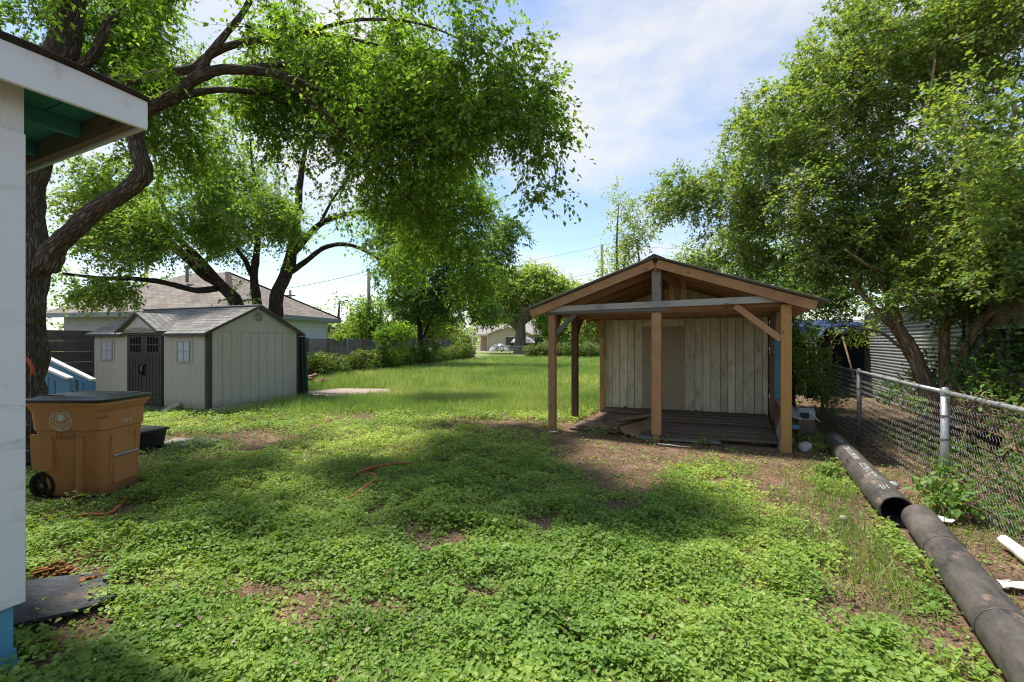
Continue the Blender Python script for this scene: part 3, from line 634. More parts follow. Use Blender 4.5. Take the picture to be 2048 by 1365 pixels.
loose('second long plank fanned out left of the lumber pile', (.62, .15, .095), (1.38, 1.02, .125), .12, .022, 'wood_pile')
rp = random.Random(9); n = 0
for col in range(2):
    for lay in range(6):
        x0 = .93+.15*col+rp.uniform(-.02, .02); y0 = .02+rp.uniform(0, .12)+.05*col; z = .055+.027*lay
        loose('%s plank in the %s column of the stacked lumber pile by the middle post' % (('lowest', 'second lowest', 'third lowest', 'fourth', 'fifth', 'uppermost')[lay], ('left', 'right')[col]), (x0, y0, z), (x0+.36+rp.uniform(-.03, .03), y0+.95+rp.uniform(-.05, .08), z+.01), .135, .024, 'wood_pile', group='planks stacked in the lumber pile', roll=rp.uniform(-.03, .03))
loose('plank lying on top of the lumber pile under the wooden shed roof', (1.14, .28, .245), (1.62, 1.12, .255), .15, .025, 'wood_pile')
loose('tilted plank standing on edge on the right side of the lumber pile', (1.24, -.02, .11), (1.66, .92, .15), .17, .025, 'wood_pile', up=(.8, 0, .6))
loose('outermost tilted plank leaning against the lumber pile by the middle post', (1.34, .02, .07), (1.72, .80, .09), .16, .025, 'wood_pile', up=(.7, 0, .7))
# ------------------------------------------------------------------ wheeled bin
bn = thing('wheeled_bin', 'brown wheeled rubbish bin with black lid and round white city seal', 'bin', (-4.50, 4.86, 0), math.radians(-1)); bn.scale = (.95, .97, .98)
def ring(z, hx, hy, r, xo=0, n=6):
    out = []
    for cx, cy, a0 in ((hx-r, hy-r, 0), (-hx+r, hy-r, 90), (-hx+r, -hy+r, 180), (hx-r, -hy+r, 270)):
        for k in range(n+1): a = math.radians(a0+90*k/n); out.append((xo+cx+r*math.cos(a), cy+r*math.sin(a), z))
    return out
def shell(m, rings):
    n = len(rings[0]); vs = [p for r in rings for p in r]; fs = [(i*n+k, i*n+(k+1) % n, (i+1)*n+(k+1) % n, (i+1)*n+k) for i in range(len(rings)-1) for k in range(n)]
    m.add(vs, fs+[tuple(range(n))[::-1], tuple(range((len(rings)-1)*n, len(rings)*n))])
m = MB(); shell(m, [ring(.02, .30, .225, .07, .05), ring(.05, .315, .235, .07, .045), ring(.70, .375, .275, .08, .01), ring(.715, .385, .292, .08, .01), ring(.90, .395, .302, .09, .0), ring(.93, .42, .312, .09, 0), ring(.965, .43, .316, .09, 0), ring(.97, .448, .33, .10, 0), ring(1.0, .45, .333, .10, 0)])
body = sharp(m.build('body', 'bin_body', bn), 25)
# wheel arch cut at the rear lower corner
cut = MB(); cut.tube([(-.29, -.40, .10), (-.29, .40, .10)], .165, 24); cut.box(-.6, -.29, -.4, .4, -.1, .265); co = cut.build('cutter', 'black_hole', bn)
md = body.modifiers.new('cut', 'BOOLEAN'); md.object = co; md.operation = 'DIFFERENCE'; bpy.context.view_layer.update()
dg = bpy.context.evaluated_depsgraph_get(); nm = bpy.data.meshes.new_from_object(body.evaluated_get(dg)); body.modifiers.clear(); body.data = nm; bpy.data.objects.remove(co)
def side_y(z): return -(.235+(.275-.235)*(z-.05)/.65) if z < .7 else -.295
# moulded relief on the side facing the camera
m = MB(); m.prism([(-.36, .30), (-.15, .30), (-.14, .62), (-.17, .665), (-.385, .665)], 'y', -.2805, -.24); 
m.build('side_panel', 'bin_body', body)
m = MB(); m.prism([(.11, .04), (.15, .04), (.19, .64), (.12, .66)], 'y', -.284, -.22); m.build('side_rib', 'bin_body', body)
for x0, z0, wd in ((.17, .70, .20), (.33, .84, .14)):
    m = MB(); n_ = 8; vs = []
    for i in range(n_+1):
        t = i/n_; x_ = x0+wd*t; dz = .03*math.sin(math.pi*t); yy = -.300-.012*math.sin(math.pi*t)
        vs += [(x_, yy+.03, z0-.012+t*.02), (x_, yy, z0+.012+dz*.3+t*.02), (x_, yy+.03, z0+.04+t*.02)]
    m.add(vs, [(i*3+k, i*3+k+3, i*3+k+4, i*3+k+1) for i in range(n_) for k in range(2)]); m.build('moulded_lip', 'bin_body', body, True)
# front recess with lift bar (front looks along +x)
m = MB(); m.box(.372, .388, -.13, .13, .13, .60); m.build('front_recess', 'bin_body', body)
for s in (-1, 1): m = MB(); m.prism([(.36, .10), (.365, .10), (.405, .64), (.37, .64)], 'y', s*.15-.02, s*.15+.02); m.build('recess_jamb', 'bin_body', body)
m = MB(); m.tube([(.405, -.15, .42), (.405, .15, .42)], .014, 10); m.build('lift_bar', 'galv', bn, True)
lid = MB(); shell(lid, [ring(1.001, .458, .341, .10), ring(1.03, .462, .345, .10), ring(1.04, .44, .325, .10), ring(1.042, .40, .285, .09), ring(1.06, .37, .255, .08), ring(1.066, .28, .175, .07)])
ld = sharp(lid.build('lid', 'bin_black', bn), 30)
m = MB(); m.box(.16, .30, -.06, .06, 1.062, 1.069); m.build('lid_label', 'galv_dull', ld)
for s in (-1, 1): m = MB(); m.box(-.40, -.1, s*.2-.02, s*.2+.02, 1.045, 1.068); m.build('lid_rib', 'bin_black', ld)
m = MB(); m.tube([(-.45, -.25, .93), (-.53, -.25, 1.0), (-.53, .25, 1.0), (-.45, .25, .93)], .018, 10); m.build('handle', 'bin_black', bn, True)
for s in (-1, 1):
    Mw = Matrix.Translation((-.29, s*.215, .135)) @ Matrix.Rotation(math.pi/2, 4, 'X')
    m = MB(); m.lathe([(.10, -.035), (.135, -.035), (.14, -.02), (.14, .02), (.135, .035), (.10, .035), (.10, -.035)], 28, Mw); w = sharp(m.build('wheel', 'rubber', bn))
    m = MB(); m.lathe([(.0, -.028), (.028, -.034), (.028, .034), (0, .028)], 14, Mw)
    for k in range(8): a = k*math.pi/4; c, s_ = math.cos(a), math.sin(a); m.add([Mw @ Vector(p) for p in ((.02*c-.012*s_, .02*s_+.012*c, -.02), (.105*c-.012*s_, .105*s_+.012*c, -.02), (.105*c+.012*s_, .105*s_-.012*c, -.02), (.02*c+.012*s_, .02*s_-.012*c, -.02), (.02*c-.012*s_, .02*s_+.012*c, .02), (.105*c-.012*s_, .105*s_+.012*c, .02), (.105*c+.012*s_, .105*s_-.012*c, .02), (.02*c+.012*s_, .02*s_-.012*c, .02))], [(0, 1, 2, 3), (7, 6, 5, 4), (0, 4, 5, 1), (2, 6, 7, 3)])
    m.lathe([(0, .0), (.105, .0), (.105, .012), (0, .012)], 20, Mw); m.build('rim', 'bin_black', w)
    m = MB(); m.lathe([(0, -.036), (.018, -.036), (.018, .036), (0, .036)], 10, Mw); m.build('hub', 'galv_dull', w)
m = MB(); m.tube([(-.29, -.25, .135), (-.29, .25, .135)], .012, 8); m.build('axle', 'galv_dull', bn)
# white seal: two rings, lettering, and the emblem inside
em = MB(); ec = Vector((-.03, 0, .815)); ey = -.3025
def P2(x, z): 
    zz = ec.z+z*.98; return Vector((ec.x+x*1.14, -(.292+(zz-.715)/.185*.010)-.0022, zz))
def annulus(r0, r1, n=48):
    vs = []; 
    for k in range(n): a = 2*math.pi*k/n; vs += [P2(r0*math.cos(a), r0*math.sin(a)), P2(r1*math.cos(a), r1*math.sin(a))]
    em.add(vs, [(2*k, 2*k+1, 2*((k+1) % n)+1, 2*((k+1) % n)) for k in range(n)])
annulus(.101, .106); annulus(.074, .078)
def arctext(t, r, size, a_mid, span, flip):
    n = len(t)
    for i, ch in enumerate(t):
        if ch == ' ': continue
        vs, fs = textmesh(ch, size); f = (i-(n-1)/2)/(n-1)*span
        a = a_mid-f if not flip else a_mid+f; rot = a-math.pi/2 if not flip else a+math.pi/2
        c, s = math.cos(rot), math.sin(rot); rr_ = r if not flip else r+size*.7
        em.add([P2(rr_*math.cos(a)+v.x*c-v.y*s, rr_*math.sin(a)+v.x*s+v.y*c) for v in vs], fs)
arctext('CITY OF AUSTIN', .0815, .026, math.pi/2, 2.9, False); arctext('FOUNDED 1839', .0815, .021, -math.pi/2, 1.7, True)
def bar(x0, z0, x1, z1, w=.0045):
    d = Vector((x1-x0, z1-z0)).normalized(); n_ = Vector((-d.y, d.x))*w/2
    em.add([P2(x0+n_.x, z0+n_.y), P2(x0-n_.x, z0-n_.y), P2(x1-n_.x, z1-n_.y), P2(x1+n_.x, z1+n_.y)], [(0, 1, 2, 3)])
for a in ((-.05, .026, -.054, -.026), (.05, .026, .054, -.026), (-.054, -.026, 0, -.058), (.054, -.026, 0, -.058), (-.022, .0, -.024, -.044), (.020, 0, .024, -.044), (-.05, .026, -.03, .032), (.05, .026, .03, .032)): bar(*a)
em.add([P2(-.05, .026), P2(0, -.006), P2(0, .022)], [(0, 1, 2)]); em.add([P2(.05, .026), P2(0, .022), P2(0, -.006)], [(0, 1, 2)])
for cx, cz, r in ((-.018, .045, .013), (.018, .045, .013), (0, .050, .015), (0, .034, .012)): em.add([P2(cx+r*math.cos(k*.785), cz+r*math.sin(k*.785)) for k in range(8)], [tuple(range(8))])
for s in (-1, 1): em.add([P2(s*.0895+.005*math.cos(k*1.571), -.006+.005*math.sin(k*1.571)) for k in range(4)], [(0, 1, 2, 3)])
em.build('seal', 'emblem_white', body)
vs, fs = textmesh('113165', .048); m = MB(); m.add([Vector((.3965, .02+v.x*.92, .755+v.y)) for v in vs], fs); m.build('number', 'emblem_white', body)
vs, fs = textmesh('Toter', .062, .003); m = MB(); m.add([Vector((-.005+v.x*1.15, -.279-v.z, .635+v.y)) for v in vs], [f[::-1] for f in fs]); m.build('embossed_lettering', 'bin_body', body)
for a in ((-.105, .625, .095, .625), (-.105, .688, .095, .688), (-.105, .625, -.105, .688), (.095, .625, .095, .688)): board('embossed_frame', (a[0], -.277, a[1]), (a[2], -.277, a[3]), .008, .005, 'bin_body', body)
# ------------------------------------------------------------------ small things by the bin
def hosething(name, label, pts, r=.013):
    c = []; P = [Vector(p) for p in pts]
    for i in range(len(P)-1):
        a, b, cc, d = P[max(i-1, 0)], P[i], P[i+1], P[min(i+2, len(P)-1)]
        for k in range(6):
            t = k/6; c.append(.5*((2*b)+(cc-a)*t+(2*a-5*b+4*cc-d)*t*t+(3*b-a-3*cc+d)*t**3))
    c.append(P[-1]); m = MB(P[0]); m.tube(c, r, 8); o = m.build(name, 'hose', None, True); o.location = P[0]; return tag(o, label, 'hose')
def gp_(px, py, z=.02): x, y = G(px, py); return (x, y, z)
hosething('garden_hose', 'terracotta garden hose curving over the ground in front of the brown bin', [gp_(20, 1020), gp_(110, 1008, .03), gp_(180, 995, .04), gp_(225, 985, .05), gp_(250, 972, .03), gp_(262, 985, .02), gp_(225, 1030, .03), gp_(180, 1040, .05), gp_(120, 1045, .05), gp_(70, 1038, .04), gp_(20, 1015, .03)], .014)
hosething('garden_hose', 'terracotta garden hose half buried in the ground cover mid lawn', [gp_(640, 935, .02), gp_(690, 962, .04), gp_(715, 960, .085), gp_(750, 950, .10), gp_(795, 938, .07), gp_(830, 930, .01)], .014)
hosething('garden_hose', 'short bent loop of terracotta hose showing through the ground cover', [gp_(700, 1000, .02), gp_(735, 985, .08), gp_(752, 974, .09), gp_(748, 965, .09), gp_(736, 962, .08), gp_(720, 960, .02)], .013)
tt = thing('storage_tote', 'black lidded plastic tote on the ground behind the brown bin', 'tote', (-5.55, 6.75, 0), math.radians(-14))
m = MB(); shell(m, [ring(.0, .28, .18, .04), ring(.26, .32, .21, .05), ring(.27, .325, .215, .05)]); sharp(m.build('tub', 'black_plastic', tt))
m = MB(); shell(m, [ring(.271, .345, .235, .05), ring(.30, .345, .235, .05), ring(.305, .33, .22, .05), ring(.306, .30, .19, .04), ring(.295, .29, .18, .04)]); l_ = sharp(m.build('lid', 'black_plastic', tt))
for k in range(5): board('rib', (-.28+.14*k, -.212, .03), (-.28+.14*k*1.02, -.222, .25), .03, .012, 'black_plastic', tt, up=(0, 1, 0))
m = MB(); m.prism([(-.4, -.22), (.3, -.3), (.42, .1), (.1, .26), (-.36, .2)], 'z', 0, .05); o = m.build('paving_stone', 'concrete'); o.location = (-5.0, 7.05, 0); tag(o, 'flat grey paving stone beside the black tote', 'stone')
ht = thing('hand_truck', 'hand truck with orange curved handle standing against the big tree trunk', 'hand truck', (-5.88, 5.35, 0), math.radians(6))
m = MB(); m.tube([(-.22, 0, .10), (-.22, 0, 1.28), (-.19, -.02, 1.38), (-.10, -.05, 1.43), (0, -.05, 1.44), (.10, -.05, 1.43), (.19, -.02, 1.38), (.22, 0, 1.28), (.22, 0, 1.20)], .017, 10); m.build('handle', 'orange_paint', ht, True)
m = MB(); m.tube([(.22, 0, 1.20), (.22, 0, .08)], .017, 8); [m.tube([(-.22, 0, z), (.22, 0, z)], .012, 8) for z in (.3, .6, .9)]; m.box(-.2, .2, -.24, .0, .06, .075); m.build('frame', 'black_plastic', ht)
for s in (-1, 1): m = MB(); m.lathe([(.03, -.03), (.11, -.03), (.12, 0), (.11, .03), (.03, .03)], 20, Matrix.Translation((s*.27, .08, .12)) @ Matrix.Rotation(math.pi/2, 4, 'Y')); m.build('wheel', 'rubber', ht, True)
st = thing('stair_railing', 'blue painted stair railing with white handrail sloping down behind the bin', 'railing', (-7.1, 7.0, 0), 0)
for j, (pa, pb, dY) in enumerate((((20, 704), (141, 757), 7.0), ((50, 693), (187, 760), 7.9))):
    a = at(*pa, dY)-st.location; b = at(*pb, dY)-st.location; dy = a.y
    board('handrail', a, b, .11, .035, 'paint_white', st); board('rail', a-Vector((0, 0, .075)), b-Vector((0, 0, .075)), .04, .09, 'paint_blue', st)
    board('bottom_rail', a-Vector((0, 0, .85)), b-Vector((0, 0, .85)), .04, .09, 'paint_blue', st)
    for k in range(9):
        t = (k+.4)/9; p = a+(b-a)*t; board('baluster', p-Vector((0, 0, .87)), p-Vector((0, 0, .06)), .075, .03, 'paint_blue', st, up=(0, 1, 0))
    board('newel_post', (b.x-.06, dy, -.02), (b.x-.06, dy, b.z-.03), .16, .05, 'paint_blue', st, up=(0, 1, 0))
    board('newel_post', (a.x+.02, dy, -.02), (a.x+.02, dy, a.z-.03), .10, .05, 'paint_blue', st, up=(0, 1, 0))
for k in range(4): board('tread', (-.45+.25*k, .02, .62-.15*k), (-.45+.25*k, .88, .62-.15*k), .26, .035, 'wood_grey', st)
cA, cB, cC, cD = [Vector((*G(*p), 0)) for p in ((10, 1195), (212, 1160), (236, 1212), (25, 1285))]
m = MB(); m.grid(lambda a, b: tuple(cA.lerp(cB, a).lerp(cD.lerp(cC, a), b)+Vector((.003*math.sin(a*9+b*2), .003*math.sin(a*13), .055+.02*math.sin(a*4+1)*b+.012*math.sin(b*9+a*5)))), 18, 9); bb = m.build('charred_board', 'char', None); bb.modifiers.new('t', 'SOLIDIFY').thickness = .018
tag(bb, 'black tar-covered board on the ground beside the white house corner', 'board')
for k, (px, py, w, lab) in enumerate(((105, 1150, .11, 'crumbling brown rotted wood chunk at the back of the black board'), (178, 1180, .09, 'splintered brown rotted wood lying on the right end of the black board'))):
    x, y = G(px, py); m = MB((x, y, .08)); rr = random.Random(k)
    m.grid(lambda a, b: (x+(a-.5)*w*1.5+.03*rr.random(), y+(b-.5)*w*.8+.03*rr.random(), .0+.05*math.sin(math.pi*a)*math.sin(math.pi*b)+.045*rr.random()), 16, 9)
    for _ in range(70):
        Mx = Matrix.Translation((x+rr.gauss(0, w*.45), y+rr.gauss(0, w*.28), .012+.05*rr.random())) @ Matrix.Rotation(rr.uniform(0, 3.1), 4, 'Z') @ Matrix.Rotation(rr.gauss(0, .3), 4, 'Y'); l_ = rr.uniform(.012, .05); m.box(-l_, l_, -.008, .008, -.004, .004, Mx)
    o = m.build('rotted_wood', 'rot'); o.location = (x, y, .08); tag(o, lab, 'wood chunk')
# ------------------------------------------------------------------ slab, rubbish and brush behind the plastic shed
m = MB(); m.prism([(-5.75, 12.2), (-4.8, 12.05), (-3.55, 13.2), (-3.9, 14.6), (-5.6, 14.7), (-6.4, 13.4)], 'z', -.02, .07); tag(m.build('concrete_slab', 'slab'), 'low pinkish concrete slab on the ground behind the plastic shed', 'slab')
m = MB(); rr = random.Random(3)
for k in range(5): m.grid(lambda a, b: (-5.05+.1*k*math.cos(k)+.34*(a-.5), 11.85+.1*math.sin(k*2)+.25*(b-.5), .03+.03*k*.4+.13*math.sin(math.pi*a)*math.sin(math.pi*b)+.04*rr.random()), 8, 6)
tag(m.build('rubbish_bag', 'black_plastic'), 'crumpled black plastic bag in front of the concrete slab', 'bag')
bp = thing('brush_pile', 'brown heap of cut logs and branches by the hedge behind the plastic shed', 'brush pile', (-7.15, 16.0, gz(-7.15, 16.0)))
for k in range(9):
    a = rr.uniform(-.5, .5); m = MB(); m.tube([(rr.uniform(-.7, 0), rr.uniform(-.4, .4), .06+.07*(k % 4)), (rr.uniform(.1, .8), rr.uniform(-.4, .4), .08+.09*(k % 4)+.2*rr.random())], [.09-.006*k, .06-.005*k], 8); m.build('log' if k < 4 else 'branch', 'bark_crape' if k < 4 else 'dry_stem', bp)
# ------------------------------------------------------------------ board fence along the left side of the lot
def fx(Y): return -15.0+.319*Y
fd = Vector((.319, 1, 0)).normalized()
def fence_run(name, label, Y0, Y1, h0, h1, mat, pmat, nb, step, side=1):
    p0 = Vector((fx(Y0), Y0, 0)); t = thing(name, label, 'fence', p0); Ln = (Y1-Y0)*math.hypot(1, .319); nbay = max(1, round(Ln/step)); rr = random.Random(int(Y0*10)); nn = fd.cross(Vector((0, 0, 1)))
    for k in range(nbay+1):
        q = fd*(Ln*k/nbay)+nn*.05; z = float(gz(p0.x+q.x, p0.y+q.y)); hh = h0+(h1-h0)*k/nbay
        board('post', q+Vector((0, 0, z-.1)), q+Vector((0, 0, z+hh+(.02 if mat == 'wood_fencefar' else -.12))), .09, .09 if k % 2 else .06, pmat if k % 3 else 'galv', t, up=(0, 1, 0))
        if k < nbay:
            a = fd*(Ln*k/nbay); b = fd*(Ln*(k+1)/nbay)
            for j in range(nb):
                bh = hh/nb; zz = z+bh*(j+.5)+rr.uniform(-.006, .006)
                board('fence_board', a+fd*.008+Vector((0, 0, zz)), b-fd*.008+Vector((0, 0, zz+rr.uniform(-.01, .01))), .02, bh-.001, mat, t)
    return t
fence_run('board_fence', 'dark weathered fence of wide horizontal boards left of the plastic shed', 8.2, 14.5, 1.88, 1.86, 'wood_fence', 'wood_grey', 7, 1.9)
fence_run('board_fence', 'grey weathered horizontal board fence behind the vine hedge', 14.6, 33.0, 1.72, 1.62, 'wood_fencefar', 'wood_orange', 5, 1.25)
# ------------------------------------------------------------------ neighbour house on the left
nh = thing('neighbour_house', 'white sided neighbour house with brown hipped shingle roof beyond the fence', 'house', (-9.6, 15.6, 0), math.atan2(-.2, .98))
EW, ED, EE = 8.6, 6.6, 2.66; RH = 4.55
m = MB(); m.box(-EW+.5, -.5, .5, ED-.5, 0, EE); m.build('wall', 'siding_grey', nh)
for k in range(14): board('siding_board', (-.485, .5, .10+.185*k), (-.485, ED-.5, .10+.185*k), .015, .18, 'siding_white', nh, up=(.06, 0, 1), c=.002)
board('corner_trim', (-.475, ED-.47, 0), (-.475, ED-.47, EE), .09, .04, 'cream_trim', nh, up=(1, 0, 0))
r0 = (-ED/2, ED/2, RH); r1 = (-EW+ED/2, ED/2, RH)
def roofface(pts):
    m = MB(); a, b = Vector(pts[0]), Vector(pts[1]); ux = (b-a).normalized(); n_ = (b-a).cross(Vector(pts[-1])-a).normalized(); uy = n_.cross(ux)
    uv = [((Vector(p)-a).dot(ux), (Vector(p)-a).dot(uy)) for p in pts]; m.add(pts, [tuple(range(len(pts)))], [uv]); return m
c00, c10, c11, c01 = (-EW, 0, EE), (0, 0, EE), (0, ED, EE), (-EW, ED, EE)
for f in ([c00, c10, r0, r1], [c10, c11, r0], [c11, c01, r1, r0], [c01, c00, r1]): roofface(f).build('roof', 'shingle_brown', nh)
for a, b in ((c00, c10), (c10, c11), (c11, c01)): board('fascia', Vector(a)-Vector((0, 0, .09)), Vector(b)-Vector((0, 0, .09)), .03, .17, 'trim_grey', nh)
m = MB(); m.box(-EW+.01, -.01, .01, ED-.01, EE-.05, EE-.03); m.build('soffit', 'trim_grey', nh)
for a in (r0,): 
    for b in (c10, c11): board('hip_cap', Vector(b)+Vector((0, 0, .015)), Vector(a)+Vector((0, 0, .015)), .22, .02, 'shingle_edge', nh)
m = MB(); m.tube([(-4.2, 2.2, 4.0), (-4.2, 2.2, 4.55)], .06, 10); m.lathe([(0.11, 0), (.11, .12), (0, .16)], 10, Matrix.Translation((-4.2, 2.2, 4.55))); m.build('roof_vent', 'galv_dull', nh)
# ------------------------------------------------------------------ pipes on the right
def pipe(name, label, p0, p1, r, mat, cat='pipe', wall=.014, text=None):
    p0 = Vector(p0); p1 = Vector(p1); d = p1-p0; t = thing(name, label, cat, (p0.x, p0.y, 0)); ang = math.atan2(d.y, d.x)
    Mx = Matrix.Translation((0, 0, p0.z)) @ Matrix.Rotation(ang, 4, 'Z') @ Matrix.Rotation(-math.asin(d.z/d.length), 4, 'Y'); n = 40; m = MB(); Ln = d.length
    prof = [(r-wall, Ln), (r-.003, Ln), (r, Ln-.004)]+[(r*(1+.004*math.sin(k*2.1)), Ln*(1-k/24)) for k in range(1, 24)]+[(r, .004), (r-.003, 0), (r-wall, 0), (r-wall, Ln)]
    vs = []
    for rr_, x in prof:
        for k in range(n): a = 2*math.pi*k/n; vs.append((x, rr_*math.cos(a), rr_*math.sin(a)))
    mm = len(prof); m.add(vs, [(i*n+k, i*n+(k+1) % n, (i+1)*n+(k+1) % n, (i+1)*n+k)[::-1] for i in range(mm-1) for k in range(n)])
    o = sharp(m.build('pipe_wall', mat, t), 50); o.matrix_local = Mx
    if text:
        for s, x0, size, a0 in text:
            vs, fs = textmesh(s, size); mt = MB()
            for k in range(1): mt.add([Vector((x0-v.x, (r+.0015)*math.cos(a0+v.y/r), (r+.0015)*math.sin(a0+v.y/r))) for v in vs], fs)
            q = mt.build('printed_lettering', 'print_white', o)
    return t
PR = .118
near0 = Vector((1.55, .70, PR)); near1 = Vector((3.40, 3.80, PR)); far0 = Vector((3.33, 3.93, PR+.01)); far1 = Vector((4.76, 6.72, PR))
pn = pipe('drain_pipe', 'scuffed grey-black plastic pipe in the right foreground, the nearer of two', near0, near1, PR, 'pipe_black')
pf = pipe('drain_pipe', 'black plastic pipe with white printed lettering, the farther of two, open end towards us', far0, far1, PR+.012, 'pipe_black', text=[('EIG', .30, .085, 1.15), ('0OEM8 B IMEM', .95, .085, 1.15), ('EM8 W8 BIM8 0800', 1.78, .085, 1.15), ('80 0B8 M080', 2.62, .085, 1.15)])
for t in (.23, .52, .8):    # weld beads on the near pipe
    p = near0+(near1-near0)*t; d = (near1-near0).normalized(); m = MB((pn.location.x, pn.location.y, 0)); s1 = d.orthogonal().normalized(); s2 = d.cross(s1)
    m.tube([p+(s1*math.cos(k*.2618)+s2*math.sin(k*.2618))*(PR+.001) for k in range(25)], .005, 5, False); m.build('weld_bead', 'pipe_black', pn, True)
pvp = pipe('pvc_pipe', 'white plastic pipe lying by the fence at the right edge', (3.25, 2.35, .055), (3.78, 3.50, .07), .04, 'pvc', wall=.006)
q = pvp.children[0]; m = MB(); m.lathe([(.041, .90), (.046, .90), (.046, 1.02), (.041, 1.02)], 24, Matrix.Rotation(math.pi/2, 4, 'Y')); m.build('collar', 'pvc', q)
# ------------------------------------------------------------------ chain link fence on the right
cf = thing('chain_link_fence', 'galvanised chain link fence with round top rail along the right side', 'fence', (4.28, 4.5, 0))
FP = [Vector((2.86, 1.25, 0)), Vector((4.28, 4.5, 0)), Vector((5.39, 7.07, 0)), Vector((6.75, 9.9, 0))]; FT = [1.10, 1.115, 1.15, 1.13]; fo = cf.location
for i, (p, z) in enumerate(zip(FP, FT)):
    rp_ = .034 if i in (1,) else .030; m = MB(fo); m.tube([p+Vector((0, 0, -.05)), p+Vector((0, 0, z-.02))], rp_, 14); po = m.build('post', 'galv' if i < 2 else 'galv_dull', cf, True)
    m = MB(fo); m.lathe([(rp_+.004, 0), (rp_+.006, .03), (rp_+.004, .05), (.022, .075), (0, .08)], 14, Matrix.Translation(p+Vector((0, 0, z-.05)))); sharp(m.build('post_cap', 'galv', po))
    for zz in (.85, .62, .30): m = MB(fo); m.lathe([(rp_, 0), (rp_+.004, 0), (rp_+.004, .02), (rp_, .02)], 14, Matrix.Translation(p+Vector((0, 0, zz)))); m.build('tie_band', 'galv_dull', po)
for i in range(3):
    m = MB(fo); a = FP[i]+Vector((0, 0, FT[i]-.02)); b = FP[i+1]+Vector((0, 0, FT[i+1]-.02)); m.tube([a, a.lerp(b, .33)+Vector((0, 0, -.006)), a.lerp(b, .66)+Vector((0, 0, -.004)), b], .0215 if i < 2 else .018, 12); ro = m.build('top_rail', 'galv' if i < 2 else 'galv_dull', cf, True)
    for k in range(1, 5): m = MB(fo); c = a.lerp(b, k/5); d = (b-a).normalized(); m.tube([c-d*.006, c+d*.006], .0245, 12); m.build('rail_tie', 'galv_dull', ro)
for i in range(3):
    a, b = FP[i], FP[i+1]; d = (b-a); Ln = d.length; d.normalize(); nn = d.cross(Vector((0, 0, 1))); pitch = .052; H = FT[i]-.03; rows = int(H/.038); m = MB(fo); tr = []; k = 0; rr = random.Random(i)
    nw = int(Ln/pitch); z0 = .03; sag = lambda s, z: nn*(.035+.03*math.sin(s*2.1+i)*(1-abs(z/H-.5)*2)-.02)
    for w in range(nw+1):
        pts = []
        for r in range(rows+1):
            s = w*pitch+(pitch if (r % 2) else 0); z = z0+(H-z0)*r/rows; yo = .004 if r % 2 else -.004
            pts.append(a+d*s+sag(s, z)+nn*yo+Vector((0, 0, z+(FT[i+1]-FT[i])*s/Ln*(z/H))))
        m.tube(pts, .0019 if i < 2 else .0024, 3, False)
    o = m.build('wire_mesh', 'wire', cf); o['kind'] = 'stuff'
# brush, litter and garden junk at the back right
pk = thing('picket_panel', 'broken grey picket fence panel leaning beside the yellow shed post', 'fence panel', (4.28, 7.15, 0), RZ)
for k in range(6): board('picket', (-.12+.0*k, -.52+.16*k, .0), (.02, -.48+.16*k, .50+.02*(k % 3)), .10, .02, 'paint_picket', pk, up=(1, 0, 0))
board('top_board', (.06, -.60, .50), (.04, .75, .57), .22, .025, 'paint_picket', pk, roll=.25); board('rail', (.05, -.55, .14), (.05, .55, .16), .03, .08, 'paint_picket', pk)
board('end_post', (-.10, -.62, -.02), (-.02, -.62, .50), .12, .05, 'paint_picket', pk, up=(1, 0, 0)); m = MB(); m.tube([(-.02, -.66, .36), (.12, -.62, .36)], .035, 12); m.build('blue_cap', 'paint_blue', pk, True)
ap = thing('appliance_housing', 'small grey and black plastic appliance housing dumped beside the wooden shed', 'appliance', (4.86, 7.55, .31), math.radians(-20)); ap.scale = (.72, .72, .72)
m = MB(); shell(m, [ring(.0, .17, .14, .03), ring(.18, .19, .15, .04), ring(.26, .16, .12, .05)]); sharp(m.build('casing', 'siding_grey', ap))
m = MB(); m.box(-.14, .05, -.152, -.14, .03, .16); m.build('dark_front', 'black_plastic', ap)
for k in range(4): board('vent_bar', (-.10+.065*k, -.10, .262), (-.10+.065*k, .08, .262), .03, .012, 'black_plastic', ap)
pts = [(.05, -.15, .2), (.12, -.17, .12), (.2, -.16, .02), (.28, -.14, -.03)]; m = MB(); m.tube(pts, .014, 6); m.build('trim_strip', 'pvc', ap, True)
m = MB(); m.box(-.16, .16, -.14, .14, -.44, 0); o = m.build('stand_block', 'wood_deck', ap)
def lump(name, label, cat, loc, r, mat, seed=0, sq=.8):
    m = MB(); rr = np.random.default_rng(seed); ph = rr.random(6)*6; n, k = 16, 10
    prof = []
    vs = []
    for j in range(k+1):
        th = math.pi*j/k
        for i in range(n):
            a = 2*math.pi*i/n; q = r*(1+.16*math.sin(2*a+ph[0])*math.sin(th)+.10*math.sin(3*a+ph[1]+3*th)+.06*math.sin(5*a+7*th+ph[2]))
            vs.append((q*math.sin(th)*math.cos(a), q*math.sin(th)*math.sin(a)*.9, q*math.cos(th)*sq))
    m.add(vs, [(j*n+i, (j+1)*n+i, (j+1)*n+(i+1) % n, j*n+(i+1) % n) for j in range(k) for i in range(n)]); o = m.build(name, mat, None, True); o.location = loc; return tag(o, label, cat)
lump('stone', 'pale rough stone on the ground beside the base of the yellow shed post', 'stone', (4.27, 6.62, .05), .10, 'rock', 3)
lump('stone', 'small pale stone on the dirt left of the open pipe end', 'stone', (2.95, 4.05, .02), .035, 'rock', 5)
lump('plastic_bottle', 'small crumpled pale litter on the ground between pipe and fence', 'litter', (4.13, 4.95, .03), .05, 'shed_pane', 8)
